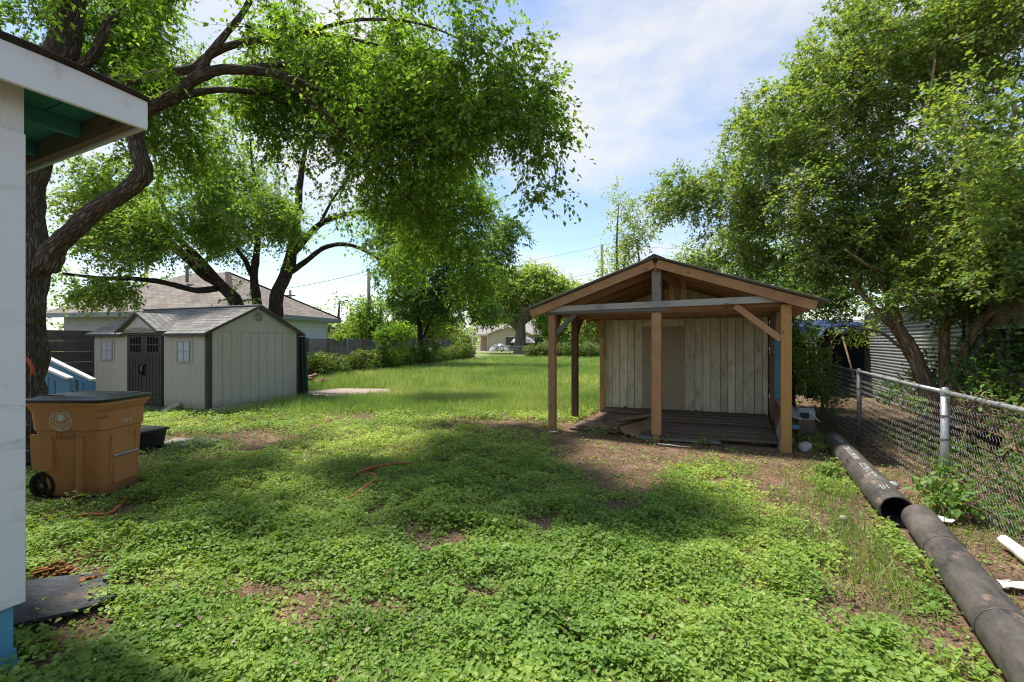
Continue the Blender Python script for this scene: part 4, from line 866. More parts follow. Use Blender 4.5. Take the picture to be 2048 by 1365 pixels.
for k, (px, py, s, lab) in enumerate(((1690, 905, .10, 'crumpled white paper scrap at the far end of the black pipe'), (1880, 1050, .10, 'crumpled white plastic scrap beside the nearer black pipe'), (2032, 1185, .10, 'torn pale plastic sheet on the ground right of the nearer black pipe'), (1106, 868, .07, 'white paper scrap at the foot of the left shed post'))):
    x, y = G(px, py); rr = random.Random(k); m = MB(); m.grid(lambda a, b: ((a-.5)*s*2+.3*s*rr.random(), (b-.5)*s+.3*s*rr.random(), .03+.3*s*rr.random()), 6, 5); o = m.build('litter_scrap', 'emblem_white' if k != 2 else 'pvc'); o.location = (x, y, 0); tag(o, lab, 'litter')
m = MB(); x, y = G(1340, 895); m.tube([(x-.15, y+.12, .03), (x, y, .04), (x+.12, y-.04, .03), (x+.28, y-.05, .02)], .008, 6); tag(m.build('white_tube', 'pvc', None, True), 'thin curved white tube on the dirt by the middle shed post', 'tube')
# ------------------------------------------------------------------ right neighbour: corrugated outbuilding, lean-to, trailer home
WA = Vector((10.5, 13.5, 0)); WB = Vector((7.9, 8.0, 0)); wd = (WB-WA).normalized(); wn_ = Vector((wd.y, -wd.x, 0)) * -1
if wn_.x < 0: wn_ = -wn_
cs = thing('metal_outbuilding', 'corrugated metal outbuilding wall behind the chain link fence', 'outbuilding', WA)
Lw = (WB-WA).length; ns = 3
for k in range(ns):
    m = MB(WA); n = 150; a = WA+wd*(Lw*k/ns); b = WA+wd*(Lw*(k+1)/ns+.04); H = 2.40
    vs = []
    for i in range(n+1): z = .05+(H-.05)*i/n; o_ = wn_*(-.012*math.cos(i*2*math.pi/5)-.003*k); vs += [a+o_+Vector((0, 0, z)), b+o_+Vector((0, 0, z))]
    m.add(vs, [(2*i, 2*i+1, 2*i+3, 2*i+2) for i in range(n)]); m.build('metal_sheet', 'corrugated', cs, True)
m = MB(WA); p = [WA, WB, WB+wn_*3.2, WA+wn_*3.2]; m.add([q+Vector((0, 0, 0)) + wn_*.05 for q in p]+[q+wn_*.05+Vector((0, 0, 2.37)) for q in p], [(0, 1, 5, 4), (1, 2, 6, 5), (2, 3, 7, 6), (3, 0, 4, 7), (4, 5, 6, 7)]); m.build('wall_core', 'siding_grey', cs)
m = MB(WA); zr = 2.41; m.add([WA-wn_*.25-wd*.2+Vector((0, 0, zr)), WB-wn_*.25+wd*.2+Vector((0, 0, zr)), WB+wn_*1.6+wd*.2+Vector((0, 0, zr+.5)), WA+wn_*1.6-wd*.2+Vector((0, 0, zr+.5)), WB+wn_*3.4+wd*.2+Vector((0, 0, zr)), WA+wn_*3.4-wd*.2+Vector((0, 0, zr))], [(0, 1, 2, 3), (3, 2, 4, 5)]); o = m.build('roof', 'corrugated', cs); o.modifiers.new('t', 'SOLIDIFY').thickness = .03
board('edge_pole', WA-WA-wd*.03+Vector((0, 0, 0)), -wd*.03+Vector((0, 0, 2.5)), .05, .05, 'galv_dull', cs, up=(0, 1, 0))
th_ = thing('trailer_home', 'old trailer home with beige panels and dark window behind the myrtle trunks', 'house', WB)
HB = WB+wd*.15; HC = HB+wd*5.5; m = MB(WB)
q = [HB, HC, HC+wn_*3, HB+wn_*3]; m.add([p_+Vector((0, 0, .15))+wn_*.05 for p_ in q]+[p_+Vector((0, 0, 2.55))+wn_*.05 for p_ in q], [(0, 1, 5, 4), (1, 2, 6, 5), (2, 3, 7, 6), (3, 0, 4, 7), (4, 5, 6, 7)]); m.build('wall', 'siding_grey', th_)
for k in range(16): 
    z = .25+.15*k; board('siding_board', HB-WB+Vector((0, 0, z)), HC-WB+Vector((0, 0, z)), .012, .146, 'siding_grey', th_, up=(-wn_.x*.1, -wn_.y*.1, 1), c=.002)
def onwall(s, z, o_=0.0): return HB-WB+wd*s-wn_*(.02+o_)+Vector((0, 0, z))
for s0, s1, z0, z1, mt, nm_ in ((.75, 2.1, .45, 1.10, 'beige_panel', 'panel'), (.75, 2.1, 1.82, 2.30, 'beige_panel', 'panel')):
    board(nm_, onwall((s0+s1)/2, z0), onwall((s0+s1)/2, z1), .02, s1-s0, mt, th_, up=wd)
w = board('window', onwall(1.42, 1.13), onwall(1.42, 1.79), .025, 1.30, 'glass_dark', th_, up=wd)
for z in (1.12, 1.80): board('window_frame', onwall(.76, z, .012), onwall(2.08, z, .012), .03, .045, 'siding_white', th_)
for s in (.76, 1.42, 2.08): board('window_frame', onwall(s, 1.10, .016), onwall(s, 1.82, .016), .03, .04, 'siding_grey', th_, up=wd)
m = MB(WB); m.add([HB-wn_*.3+Vector((0, 0, 2.58)), HC-wn_*.3+Vector((0, 0, 2.58)), HC+wn_*1.6+Vector((0, 0, 3.0)), HB+wn_*1.6+Vector((0, 0, 3.0)), HC+wn_*3.2+Vector((0, 0, 2.6)), HB+wn_*3.2+Vector((0, 0, 2.6))], [(0, 1, 2, 3), (3, 2, 4, 5)]); o = m.build('roof', 'corrugated', th_); o.modifiers.new('t', 'SOLIDIFY').thickness = .04
LT = Vector((8.6, 13.6, 0)); lt = thing('lean_to', 'dark open lean-to hung with a blue tarp beyond the chain link fence', 'shelter', LT)
m = MB(); m.box(-.35, 4.6, 2.2, 2.26, 0, 2.3); m.box(-.41, -.35, 0, 2.26, 0, 2.1); m.build('back_wall', 'black_hole', lt);  # walls coloured near-black to stand in for the shaded interior
m = MB(); m.add([(-.55, -.25, 1.98), (2.2, -.25, 1.98), (4.4, 2.4, 2.35), (-.55, 2.4, 2.35)], [(0, 1, 2, 3)]); o = m.build('roof', 'galv_dull', lt); o.modifiers.new('t', 'SOLIDIFY').thickness = .03
for x in (-.38, .9, 2.0): board('post', (x, 0, 0), (x, 0, 1.96), .09, .09, 'wood_deck', lt, up=(0, 1, 0))
rr = random.Random(2); m = MB()
m.grid(lambda a, b: (-.6+2.75*a, -.27-.10*b-.06*math.sin(a*31+b*3)*b, 2.02-b*(.26+.14*math.sin(a*9)+.10*math.sin(a*23+1))), 60, 8); o = m.build('tarp_edge', 'tarp_blue', lt, True); o.modifiers.new('t', 'SOLIDIFY').thickness = .004
m = MB(); m.grid(lambda a, b: (-.62+2.8*a, -.27+1.6*b, 2.03+.25*b+.03*math.sin(a*22+b*9)), 40, 8); o = m.build('tarp_top', 'tarp_blue', lt, True); o.modifiers.new('t', 'SOLIDIFY').thickness = .004
la = thing('ladder', 'small aluminium ladder leaning upright in the lean-to under the blue tarp', 'ladder', (8.45, 12.75, 0), .1)
for s in (-.13, .13): board('stile', (s, 0, .6), (s*1.0+.12, .25, 1.72), .025, .05, 'alu', la, up=(0, 1, 0))
for k in range(8): board('rung', (-.13+.12*k/8, .02+.25*k/8, .68+.125*k), (.13+.12*k/8, .02+.25*k/8, .68+.125*k), .03, .025, 'alu', la)
board('foot_block', (-.1, 0, 0), (-.1, 0, .6), .3, .12, 'black_hole', la, up=(0, 1, 0))
m = MB(); m.tube([(9.35, 12.2, .0), (9.15, 12.6, 1.72)], .022, 8); tag(m.build('leaning_pole', 'dry_stem', None, True), 'thin wooden pole leaning at the mouth of the lean-to', 'pole')
bwall = thing('metal_screen', 'pale corrugated metal screen glimpsed behind the wooden shed', 'screen', (8.3, 15.5, 0))
for k in range(3):
    m = MB(); m.add([(-1.6+.75*k+i*.03, .012*math.cos(i*1.57), z) for z in (.7, 2.3) for i in range(26)], [(i, i+1, 27+i, 26+i) for i in range(25)]); m.build('metal_sheet', 'corrugated', bwall, True)
for x in (-1.5, .7): board('post', (x, .05, 0), (x, .05, 2.3), .08, .08, 'wood_grey', bwall, up=(0, 1, 0))
# ------------------------------------------------------------------ across the street
fh = thing('tan_house', 'tan single-storey house with gabled porch across the street', 'house', (-5.0, 72, .10))
m = MB(); m.box(0, 22, 0, 8, 0, 2.55); m.build('wall', 'tan_wall', fh)
m = MB(); m.box(1.5, 7.6, -2.2, 0, 0, 2.5); m.prism([(1.5, 2.5), (7.6, 2.5), (4.55, 3.7)], 'y', -2.19, -.01); m.build('porch_bay', 'tan_wall', fh)
roofface([(-.6, -.7, 2.55), (22.6, -.7, 2.55), (22.6, 4, 4.4), (-.6, 4, 4.4)]).build('roof', 'roof_far', fh); roofface([(22.6, 8.7, 2.55), (-.6, 8.7, 2.55), (-.6, 4, 4.4), (22.6, 4, 4.4)]).build('roof', 'roof_far', fh)
for s in (-1, 1):
    a = [(4.55, -2.8, 3.95), (4.55+s*3.6, -2.8, 2.5), (4.55+s*3.6, 1.5, 2.5), (4.55, 1.5, 3.95)]; roofface(a if s > 0 else a[::-1]).build('porch_roof', 'roof_far', fh); board('barge_board', (4.55, -2.82, 3.9), (4.55+s*3.6, -2.82, 2.45), .06, .20, 'cream_trim', fh)
m = MB(); m.box(-1.2, 1.4, -2.2, 0, 2.35, 2.55); m.build('porch_ceiling', 'cream_trim', fh)
for x in (-1.1, 1.3): board('porch_post', (x, -2.1, 0), (x, -2.1, 2.36), .16, .16, 'cream_trim', fh, up=(0, 1, 0))
m = MB(); m.box(.2, 1.15, -.06, .01, .05, 2.05); m.build('door', 'beige_panel', fh)
for x0, x1, y in ((4.0, 5.9, -2.2), (8.6, 9.9, 0), (12.0, 13.8, 0), (17, 19, 0)):
    m = MB(); m.box(x0-.1, x1+.1, y-.05, y, .75, 2.2); w = m.build('window', 'cream_trim', fh); m = MB(); m.box(x0, x1, y-.07, y-.05, .85, 2.1); m.build('pane', 'glass_dark', w)
tr = thing('utility_trailer', 'black twin-axle trailer piled with junk parked in front of the tan house', 'trailer', (.9, 62, .10))
m = MB(); m.box(-1.1, 2.7, -.9, .9, .55, 1.2); m.build('box', 'black_plastic', tr)
for x in (-.05, .85):
    for y in (-1.0, 1.0):
        m = MB(); Mw = Matrix.Translation((x, y, .36)) @ Matrix.Rotation(math.pi/2, 4, 'X'); m.lathe([(.2, -.1), (.34, -.1), (.36, 0), (.34, .1), (.2, .1), (.2, -.1)], 20, Mw); w = m.build('wheel', 'rubber', tr); m = MB(); m.lathe([(0, -.07), (.21, -.09), (.21, .09), (0, .07)], 18, Mw); m.build('rim', 'emblem_white', w)
for s in (-1, 1): m = MB(); m.prism([(-.55, .55), (-.45, .75), (-.2, .80), (1.0, .80), (1.25, .75), (1.35, .55), (1.28, .55), (1.2, .70), (.95, .75), (-.15, .75), (-.4, .70), (-.48, .55)], 'y', s*1.0-.14, s*1.0+.14); m.build('mudguard', 'galv_dull', tr)
m = MB(); m.box(-2.6, -1.1, -.05, .05, .5, .6); m.tube([(-2.4, 0, 0), (-2.4, 0, .6)], .04, 8); m.build('drawbar', 'black_plastic', tr)
rr = random.Random(8); m = MB(); m.grid(lambda a, b: (-1.0+3.2*a, -.95+1.9*b, 1.2+.85*math.sin(math.pi*a)**.6*math.sin(math.pi*b)**.5+.18*rr.random()), 22, 10); m.build('junk_load', 'tarp_grey', tr)
m = MB(); m.grid(lambda a, b: ((a-.5)*3.0+.1*rr.random(), (b-.5)*1.6+.1*rr.random(), .9*math.sin(math.pi*a)**.5*math.sin(math.pi*b)**.5+.35*rr.random()*math.sin(math.pi*a)), 18, 10); o = m.build('covered_heap', 'tarp_grey'); o.location = (-1.75, 61.8, .10); tag(o, 'heap under a crumpled grey tarp beside the black trailer', 'tarp heap')
def upole(label, X, Y, h, r=.15, arm=None, lamp=None):
    z = float(gz(X, Y)); t = thing('utility_pole', label, 'utility pole', (X, Y, z)); m = MB(); m.tube([(0, 0, -.3), (0, 0, h)], [r, r*.72], 12); m.build('pole', 'pole_wood', t, True)
    if arm: board('crossarm', (-arm, -.1, h-.5), (arm, -.1, h-.5), .1, .12, 'pole_wood', t)
    if lamp: m = MB(); m.tube([(0, 0, lamp[2]), (lamp[0], lamp[1], lamp[3])], .045, 8); m.build('lamp_arm', 'alu', t, True); m = MB(); m.lathe([(.04, 0), (.10, .02), (.12, .10), (.03, .16)], 12, Matrix.Translation((lamp[0], lamp[1], lamp[3]-.1))); m.build('lamp_head', 'alu', t)
    return t
upole('bare wooden utility pole rising behind the wooden shed roof', 7.35, 37.2, 9.4, .15)
upole('wooden utility pole with lamp arm among the trees behind the hedge', -9.6, 30.5, 6.4, .14, lamp=(-1.5, 0, 3.5, 4.3))
upole('thin distant utility pole left of the tan house', -10.0, 72, 5.0, .16); upole('utility pole behind the brown hipped roof at far left', -23.3, 29, 7.0, .14); upole('distant utility pole seen over the neighbour roof', -19.5, 40, 6.0, .15, arm=.5)
def wire(label, pts, sag, r=.012):
    m = MB(); P = [Vector(p) for p in pts]
    for a, b in zip(P, P[1:]): m.tube([a.lerp(b, t/12)-Vector((0, 0, sag*4*(t/12)*(1-t/12))) for t in range(13)], r, 4, False)
    return tag(m.build('overhead_wire', 'wire_dark'), label, 'wire')
wire('upper overhead wire running left from the bare pole', [(7.35, 37.2, 9.4), (-14, 38, 6.5)], .5, .010); wire('overhead wire running right from the bare pole top', [(7.35, 37.2, 9.5), (40, 38, 9.4)], .5, .010)
wire('lower overhead wire crossing in front of the big far tree', [(7.35, 37.2, 7.3), (-9.6, 37, 5.0)], .35, .010); wire('lowest overhead wire sloping towards the wooden shed roof', [(12, 30, 4.2), (-4.5, 46, 4.3)], .3, .018); wire('service wire over the trees at left', [(-9.6, 30.5, 6.3), (-22, 34, 5.0)], .3, .018)
# far chain link fence at the end of the lawn
ff = thing('chain_link_fence', 'low chain link fence at the far end of the lawn by the street', 'fence', (0, 36.0, .08))
for k in range(9): m = MB(); x = -2.95+2.8*k; m.tube([(x, 0, -.1), (x, 0, 1.12)], .03, 8); m.build('post', 'galv_dull', ff)
m = MB(); m.tube([(-2.95, 0, 1.1), (19, 0, 1.1)], .022, 6); m.build('top_rail', 'galv_dull', ff)
m = MB()
for k in range(150):
    x = -2.9+k*.13
    for s in (-1, 1): m.tube([(x, .02*s, .05), (x+s*.55, .02*s, 1.08)], .006, 3, False)
m.build('wire_mesh', 'wire', ff)['kind'] = 'stuff'
# ------------------------------------------------------------------ trees
def smooth(pts, n=6):
    P = [np.array(p, float) for p in pts]; out = []
    for i in range(len(P)-1):
        a, b, c, d = P[max(i-1, 0)], P[i], P[i+1], P[min(i+2, len(P)-1)]
        for k in range(n): t = k/n; out.append(.5*((2*b)+(c-a)*t+(2*a-5*b+4*c-d)*t*t+(3*b-a-3*c+d)*t**3))
    out.append(P[-1]); return np.array(out)
def tubes_np(P0, P1, P2, r0, r2, n=3):    # many 3-point twigs at once
    N = len(P0); d = unit(P2-P0); ref = np.tile(np.array([[.3, .5, .81]]), (N, 1)); a = unit(np.cross(d, ref)); b = np.cross(d, a); V = []
    for P, r in ((P0, r0), (P2, r2)):
        for k in range(n): t = 2*math.pi*k/n; V.append(P+(a*math.cos(t)+b*math.sin(t))*np.asarray(r).reshape(-1, 1))
    V = np.stack(V, 1).reshape(-1, 3); i = np.arange(N)[:, None]*(2*n); Fs = []
    for j in range(1):
        for k in range(n): Fs.append(i+np.array([[j*n+k, j*n+(k+1) % n, (j+1)*n+(k+1) % n, (j+1)*n+k]]))
    return V, np.concatenate(Fs, 1).reshape(-1, 4)
def sample_ell(ells, n, rg, clump=.42, cs=.9):
    vol = np.array([e[3]*e[4]*e[5]*(e[6] if len(e) > 6 else 1) for e in ells]); out = []
    while sum(map(len, out)) < n:
        k = rg.choice(len(ells), size=n, p=vol/vol.sum()); E = np.array([e[:6] for e in ells])[k]
        u = unit(rg.normal(size=(n, 3))); r = rg.random((n, 1))**.42; p = E[:, :3]+u*r*E[:, 3:6]
        q = (vnoise(p[:, 0]*cs, p[:, 1]*cs, 2)+vnoise(p[:, 1]*cs+31, p[:, 2]*cs, 3)+vnoise(p[:, 0]*cs+11, p[:, 2]*cs, 4))/3
        out.append(p[q > clump])
    return np.concatenate(out)[:n]
def tree(name, label, base, limbs, ells, ncl, leaf=(.055, .03), ktw=4, nlf=10, lmat='leaf_elm', bmat='bark', tmat='twig', droop=.35, seed=1, group=None, twl=(.22, .42), arch=.10, sides=12, twigs=True, clump=.42, cs=.9, flat=.5, extra=None):
    rg = np.random.default_rng(seed); base = np.array(base, float); t = thing(name, label, 'tree' if 'sapling' not in name else 'sapling', tuple(base), 0, group)
    m = MB(base); nodes = []; nr = []
    for li, lb in enumerate(limbs):
        s = smooth(lb, 6); P = s[:, :3]; r = s[:, 3]; wob = np.stack([vnoise(np.arange(len(P))*.45, np.full(len(P), li*3.3+k*7), seed) for k in range(3)], 1)-.5
        P = P+wob*r[:, None]*.35; r = r*(1+.22*(vnoise(np.arange(len(P))*.75, np.full(len(P), li*5.1), seed+3)-.5)); m.tube([tuple(p) for p in P], [float(x) for x in r], sides if r[0] > .05 else 8, True, .05, li+seed); nodes.append(P); nr.append(r)
    m.build('trunk', bmat, t, True)
    cap = sum(map(len, nodes))+ncl*6; NP = np.zeros((cap, 3)); NR = np.zeros(cap); c = 0
    for P, r in zip(nodes, nr):
        k0 = 3 if len(P) > 8 else 0; NP[c:c+len(P)-k0] = P[k0:]; NR[c:c+len(P)-k0] = r[k0:]; c += len(P)-k0
    C = sample_ell(ells, ncl, rg, clump, cs); d0 = np.array([np.min(np.sum((NP[:c]-p)**2, 1)) for p in C]); C = C[np.argsort(d0)]
    b = MB(base); ends = []; dirs = []
    for p in C:
        dv = NP[:c]-p; dd = np.sqrt(np.sum(dv*dv, 1))+np.maximum(dv[:, 2], 0)*.25; j = int(np.argmin(dd)); q = NP[j]; Ln = float(np.linalg.norm(p-q))
        if Ln < .05: ends.append(p); dirs.append(np.array([0, 0, 1.])); continue
        r0 = min(NR[j]*.62, .005+.012*Ln); mid = (p+q)/2+np.array([0, 0, arch*Ln])+rg.normal(size=3)*.07*Ln; pts = smooth([(*q, r0), (*mid, r0*.75), (*p, .0035)], 2 if Ln < .8 else 3)
        b.tube([tuple(x[:3]) for x in pts], [float(x[3]) for x in pts], 5 if r0 > .012 else 3, False); k = len(pts)-1; NP[c:c+k] = pts[1:, :3]; NR[c:c+k] = pts[1:, 3]; c += k; ends.append(p); dirs.append((pts[-1]-pts[-2])[:3])
        if c > cap-8: break
    b.build('branches', bmat if sides > 8 else tmat, t, True)
    E = np.array(ends); Dn = unit(np.array(dirs)); N = len(E)*ktw; E = np.repeat(E, ktw, 0); Dn = np.repeat(Dn, ktw, 0)
    td = unit(Dn*.7+rg.normal(size=(N, 3))*.75+np.array([[0, 0, -droop*.5]])); Ls = rg.uniform(*twl, N)[:, None]
    P0 = E-td*Ls*.15; P2 = P0+td*Ls+np.array([[0, 0, -1]])*Ls*droop*.5; P1 = P0+td*Ls*.5+np.array([[0, 0, .04]])*Ls
    crown = None
    s = (np.arange(nlf)+.5)/nlf; s = np.tile(s, N)+rg.uniform(-.03, .03, N*nlf); i = np.repeat(np.arange(N), nlf); s = s[:, None]
    B = P0[i]*(1-s)**2+2*P1[i]*s*(1-s)+P2[i]*s*s; side = np.where(np.arange(len(B)) % 2, 1., -1.)[:, None]; up = rg.normal(size=(len(B), 3))*flat+np.array([[0, 0, 1.]])
    sd = unit(np.cross(td[i], up)); D = td[i]*.55+sd*side*.85+np.array([[0, 0, -droop]])+rg.normal(size=B.shape)*.25; Ll = leaf[0]*rg.uniform(.55, 1.3, len(B)); Nn = up
    Vt, Fc, rep = leafmesh(B, D, Nn, Ll, Ll*(leaf[1]/leaf[0])); crown = mesh_np('crown', Vt, Fc, lmat, t, np.repeat(rg.random(len(B)), rep), base)
    if twigs:
        ks = rg.random(N) < .6; Vt, Fc = tubes_np(P0[ks], P1[ks], P2[ks], np.full(ks.sum(), .0030), np.full(ks.sum(), .0012)); mesh_np('twigs', Vt, Fc, tmat, t, None, base)
    if extra: extra(t, P2, rg, base)
    return t
def lm(*pts): return [(*at(px, py, Y), r) for px, py, Y, r in pts]
# big shade tree at the left, limbs arching over the yard
bt = (-6.25, 6.0, 0)
limbs = [
 [(-6.38, 5.95, -.1, .33), (-6.40, 6.0, .5, .23), (-6.41, 6.0, 1.4, .20), (-6.38, 6.0, 2.2, .195), (-6.30, 6.0, 2.75, .205), (-6.42, 6.0, 3.4, .18), (-6.15, 5.9, 4.3, .20), (-5.75, 5.8, 5.2, .17), (-5.5, 5.7, 6.0, .13), (-5.2, 5.6, 7.0, .09), (-4.9, 5.5, 7.9, .05)],
 lm((90, 530, 5.98, .20), (130, 475, 5.9, .165), (190, 425, 5.8, .15), (250, 385, 5.7, .14), (288, 345, 5.6, .135), (277, 300, 5.55, .13), (270, 260, 5.5, .125), (295, 218, 5.45, .115), (345, 195, 5.4, .10), (400, 150, 5.3, .09), (470, 140, 5.35, .075), (560, 150, 5.45, .06), (660, 190, 5.5, .042), (780, 250, 5.5, .026), (880, 300, 5.5, .010)),
 lm((170, 155, 5.9, .12), (240, 160, 5.8, .09), (320, 148, 5.7, .08), (390, 135, 5.6, .075), (430, 105, 5.5, .065), (500, 82, 5.6, .055), (600, 70, 5.7, .043), (700, 78, 5.7, .032), (820, 110, 5.6, .02), (950, 150, 5.4, .008)),
 lm((400, 150, 5.3, .07), (420, 110, 5.3, .06), (450, 70, 5.3, .05), (490, 20, 5.3, .045), (530, -60, 5.2, .04), (600, -160, 5.1, .02)),
 lm((120, 170, 5.9, .11), (150, 145, 5.9, .10), (195, 105, 5.85, .085), (215, 50, 5.8, .075), (260, 10, 5.8, .06), (330, -60, 5.7, .05), (420, -160, 5.6, .03)),
 lm((470, 140, 5.35, .05), (540, 130, 5.6, .045), (620, 135, 5.8, .04), (720, 190, 6.3, .035), (800, 280, 6.9, .028), (860, 370, 7.5, .02), (920, 460, 8.0, .012)),
 lm((560, 150, 5.45, .045), (640, 220, 5.6, .035), (720, 300, 5.9, .028), (800, 380, 6.4, .02), (860, 440, 6.8, .012)),
 lm((345, 195, 5.4, .06), (450, 180, 5.8, .05), (560, 200, 6.4, .04), (680, 270, 7.2, .03), (780, 370, 8.0, .02), (850, 470, 8.6, .012)),
 lm((600, 70, 5.7, .035), (720, 40, 5.7, .028), (850, 50, 5.6, .018), (980, 110, 5.4, .008)),
 lm((130, 110, 5.9, .09), (140, 40, 6.2, .08), (130, -40, 6.6, .06), (100, -160, 7.0, .04)),
]
ells = [(-3.0, 6.5, 5.35, 2.2, 1.4, .9, 1.2), (-1.5, 6.0, 4.7, 1.3, 1.1, .9, 1.1), (-.35, 5.3, 4.4, .95, .7, .9, 1.5), (0.0, 4.9, 3.6, .62, .45, .62, 1.6), (-1.35, 8.2, 4.0, 1.15, 1.0, .9, 1.0), (-1.0, 6.9, 3.95, .9, .8, .7, 1.0), (-6.0, 6.8, 6.0, 2.2, 1.5, 1.0, 1.0), (-5.6, 8.0, 4.7, 1.3, .9, .8, .7), (-.75, 8.9, 2.95, .55, .5, .85, 1.1), (-2.7, 7.4, 4.1, 1.1, .8, .6, 1.2), (-.9, 5.6, 5.6, 1.2, .8, .5, .7), (-1.9, 9.2, 3.3, .7, .5, .6, .9), (-4.2, 6.8, 4.75, 1.5, .8, .7, 1.3), (-3.6, 7.6, 3.95, .9, .7, .45, .9), (-4.6, 5.6, 5.5, 1.2, .8, .6, .9), (-3.4, 5.2, 5.35, .9, .5, .45, 1.7), (-2.5, 5.2, 5.0, .8, .45, .45, 1.6), (-5.0, 7.5, 6.2, 1.3, .9, .9, 1.0), (-3.7, 5.1, 4.75, .6, .3, .3, 1.5)]
limbs = limbs[:1]+[[(x, y, z, r*.72) for x, y, z, r in lb] for lb in limbs[1:]]
tree('shade_tree', 'big spreading shade tree with crooked grey limbs beside the brown bin', bt, limbs, ells, 2900, (.066, .036), 5, 9, 'leaf_elm', 'bark', 'twig', .38, 11, twl=(.26, .52), clump=.44, cs=1.1)
# multi-stemmed tree behind the plastic shed
T2 = 14.2
limbs = [
 lm((552, 760, T2, .34), (552, 640, T2, .29), (556, 585, T2, .25), (582, 515, T2, .22), (590, 455, T2, .18), (597, 400, T2, .14), (605, 330, T2, .10), (618, 260, T2, .05)),
 lm((500, 745, T2, .26), (478, 615, T2, .22), (450, 580, T2, .21), (400, 540, T2, .19), (345, 490, T2, .16), (310, 455, T2, .12), (260, 430, T2, .07), (200, 420, T2, .03)),
 lm((485, 640, T2-.3, .18), (455, 585, T2-.3, .16), (410, 530, T2-.3, .14), (360, 480, T2-.3, .12), (330, 430, T2-.3, .09), (320, 360, T2-.3, .06), (300, 280, T2-.3, .03)),
 lm((435, 578, T2-.2, .12), (390, 580, T2-.5, .11), (340, 568, T2-.8, .10), (280, 558, T2-1.2, .085), (200, 556, T2-1.6, .065), (125, 547, T2-2.0, .04)),
 lm((525, 740, T2, .22), (512, 600, T2, .18), (508, 555, T2, .16), (514, 500, T2, .13), (517, 450, T2, .11), (520, 400, T2, .09), (505, 330, T2, .05), (500, 260, T2, .03)),
 lm((508, 560, T2, .10), (490, 520, T2, .09), (465, 490, T2, .08), (435, 455, T2, .06), (420, 400, T2, .035), (400, 340, T2, .02)),
 lm((585, 510, T2, .14), (610, 480, T2-.2, .12), (640, 448, T2-.4, .11), (690, 430, T2-.8, .09), (760, 420, T2-1.2, .06), (840, 430, T2-1.5, .04), (900, 460, T2-1.7, .02)),
 lm((575, 550, T2, .12), (615, 520, T2, .11), (650, 495, T2, .09), (700, 490, T2, .075), (760, 520, T2, .05), (820, 570, T2, .025)),
 lm((640, 448, T2-.4, .06), (665, 400, T2-.5, .05), (700, 350, T2-.6, .03), (730, 300, T2-.6, .02)),
]
ells = [(-8.2, 14.0, 5.9, 3.2, 2.0, 1.7), (-5.2, 13.6, 5.5, 2.2, 1.6, 1.4), (-3.2, 13.0, 4.8, 1.2, 1.2, .9, .8), (-10.3, 13.2, 4.5, 1.9, 1.4, 1.2, .8), (-12.2, 13.5, 6.0, 1.8, 1.2, 1.4, .9), (-10.8, 13.9, 3.9, 1.4, .6, .6, 1.2), (-9.2, 13.7, 3.4, 1.2, .5, .45, 1.2), (-7.2, 13.9, 3.5, .8, .5, .5, 1.0), (-13.3, 14, 4.2, 1.4, 1.0, 1.0, .7), (-11.2, 12.6, 3.0, 1.2, .8, .45, 1.0), (-8.5, 13.6, 2.95, 1.3, .6, .35, .7), (-6.4, 14.3, 3.9, 1.5, .9, .9, .7), (-4.6, 14.0, 4.1, 1.3, .9, .8, .7), (-9.0, 14.4, 4.2, 1.5, .9, .8, .7), (-7.6, 14, 7.5, 3, 2, 1.0, .4), (-2.9, 13.2, 3.6, .8, .8, .5, .6)]
limbs = [[(x, y, z, r*.78) for x, y, z, r in lb] for lb in limbs]
tree('multi_stem_tree', 'dark multi-stemmed tree with fanning limbs behind the plastic shed', at(530, 760, T2)*1.0, limbs, ells, 2150, (.10, .056), 4, 8, 'leaf_elm2', 'bark_dark', 'twig', .30, 21, twl=(.3, .7), clump=.52, cs=.8)
# vine-draped tree over the hedge
T3 = 26.0
limbs = [lm((840, 765, T3, .16), (843, 700, T3, .14), (838, 620, T3, .12), (850, 540, T3, .09), (830, 470, T3, .05)), lm((841, 690, T3, .08), (870, 620, T3, .07), (905, 560, T3, .05), (940, 520, T3, .03)), lm((840, 640, T3, .08), (800, 580, T3, .06), (770, 520, T3, .04))]
ells = [(-5.3, 26, 4.2, 1.9, 1.5, 2.0), (-3.6, 26, 4.2, 1.3, 1.2, 1.6), (-6.6, 26, 5.4, 1.4, 1.3, 1.6), (-5.1, 26, 1.7, .9, .8, 1.2), (-2.4, 26, 5.6, 1.2, 1.2, 1.5), (-4.4, 26, 6.8, 2.2, 1.4, 1.4), (-1.0, 26, 6.4, 1.2, 1.2, 1.5), (-.2, 26, 7.6, 1.2, 1.2, 1.2), (-1.6, 26, 3.6, .9, .9, 1.1)]
tree('draped_tree', 'dark vine-draped tree hanging down over the middle of the hedge', at(840, 738, T3), limbs, ells, 1250, (.145, .085), 4, 10, 'leaf_vine', 'bark_dark', 'twig', .5, 31, twl=(.4, .8), clump=.36, twigs=False)
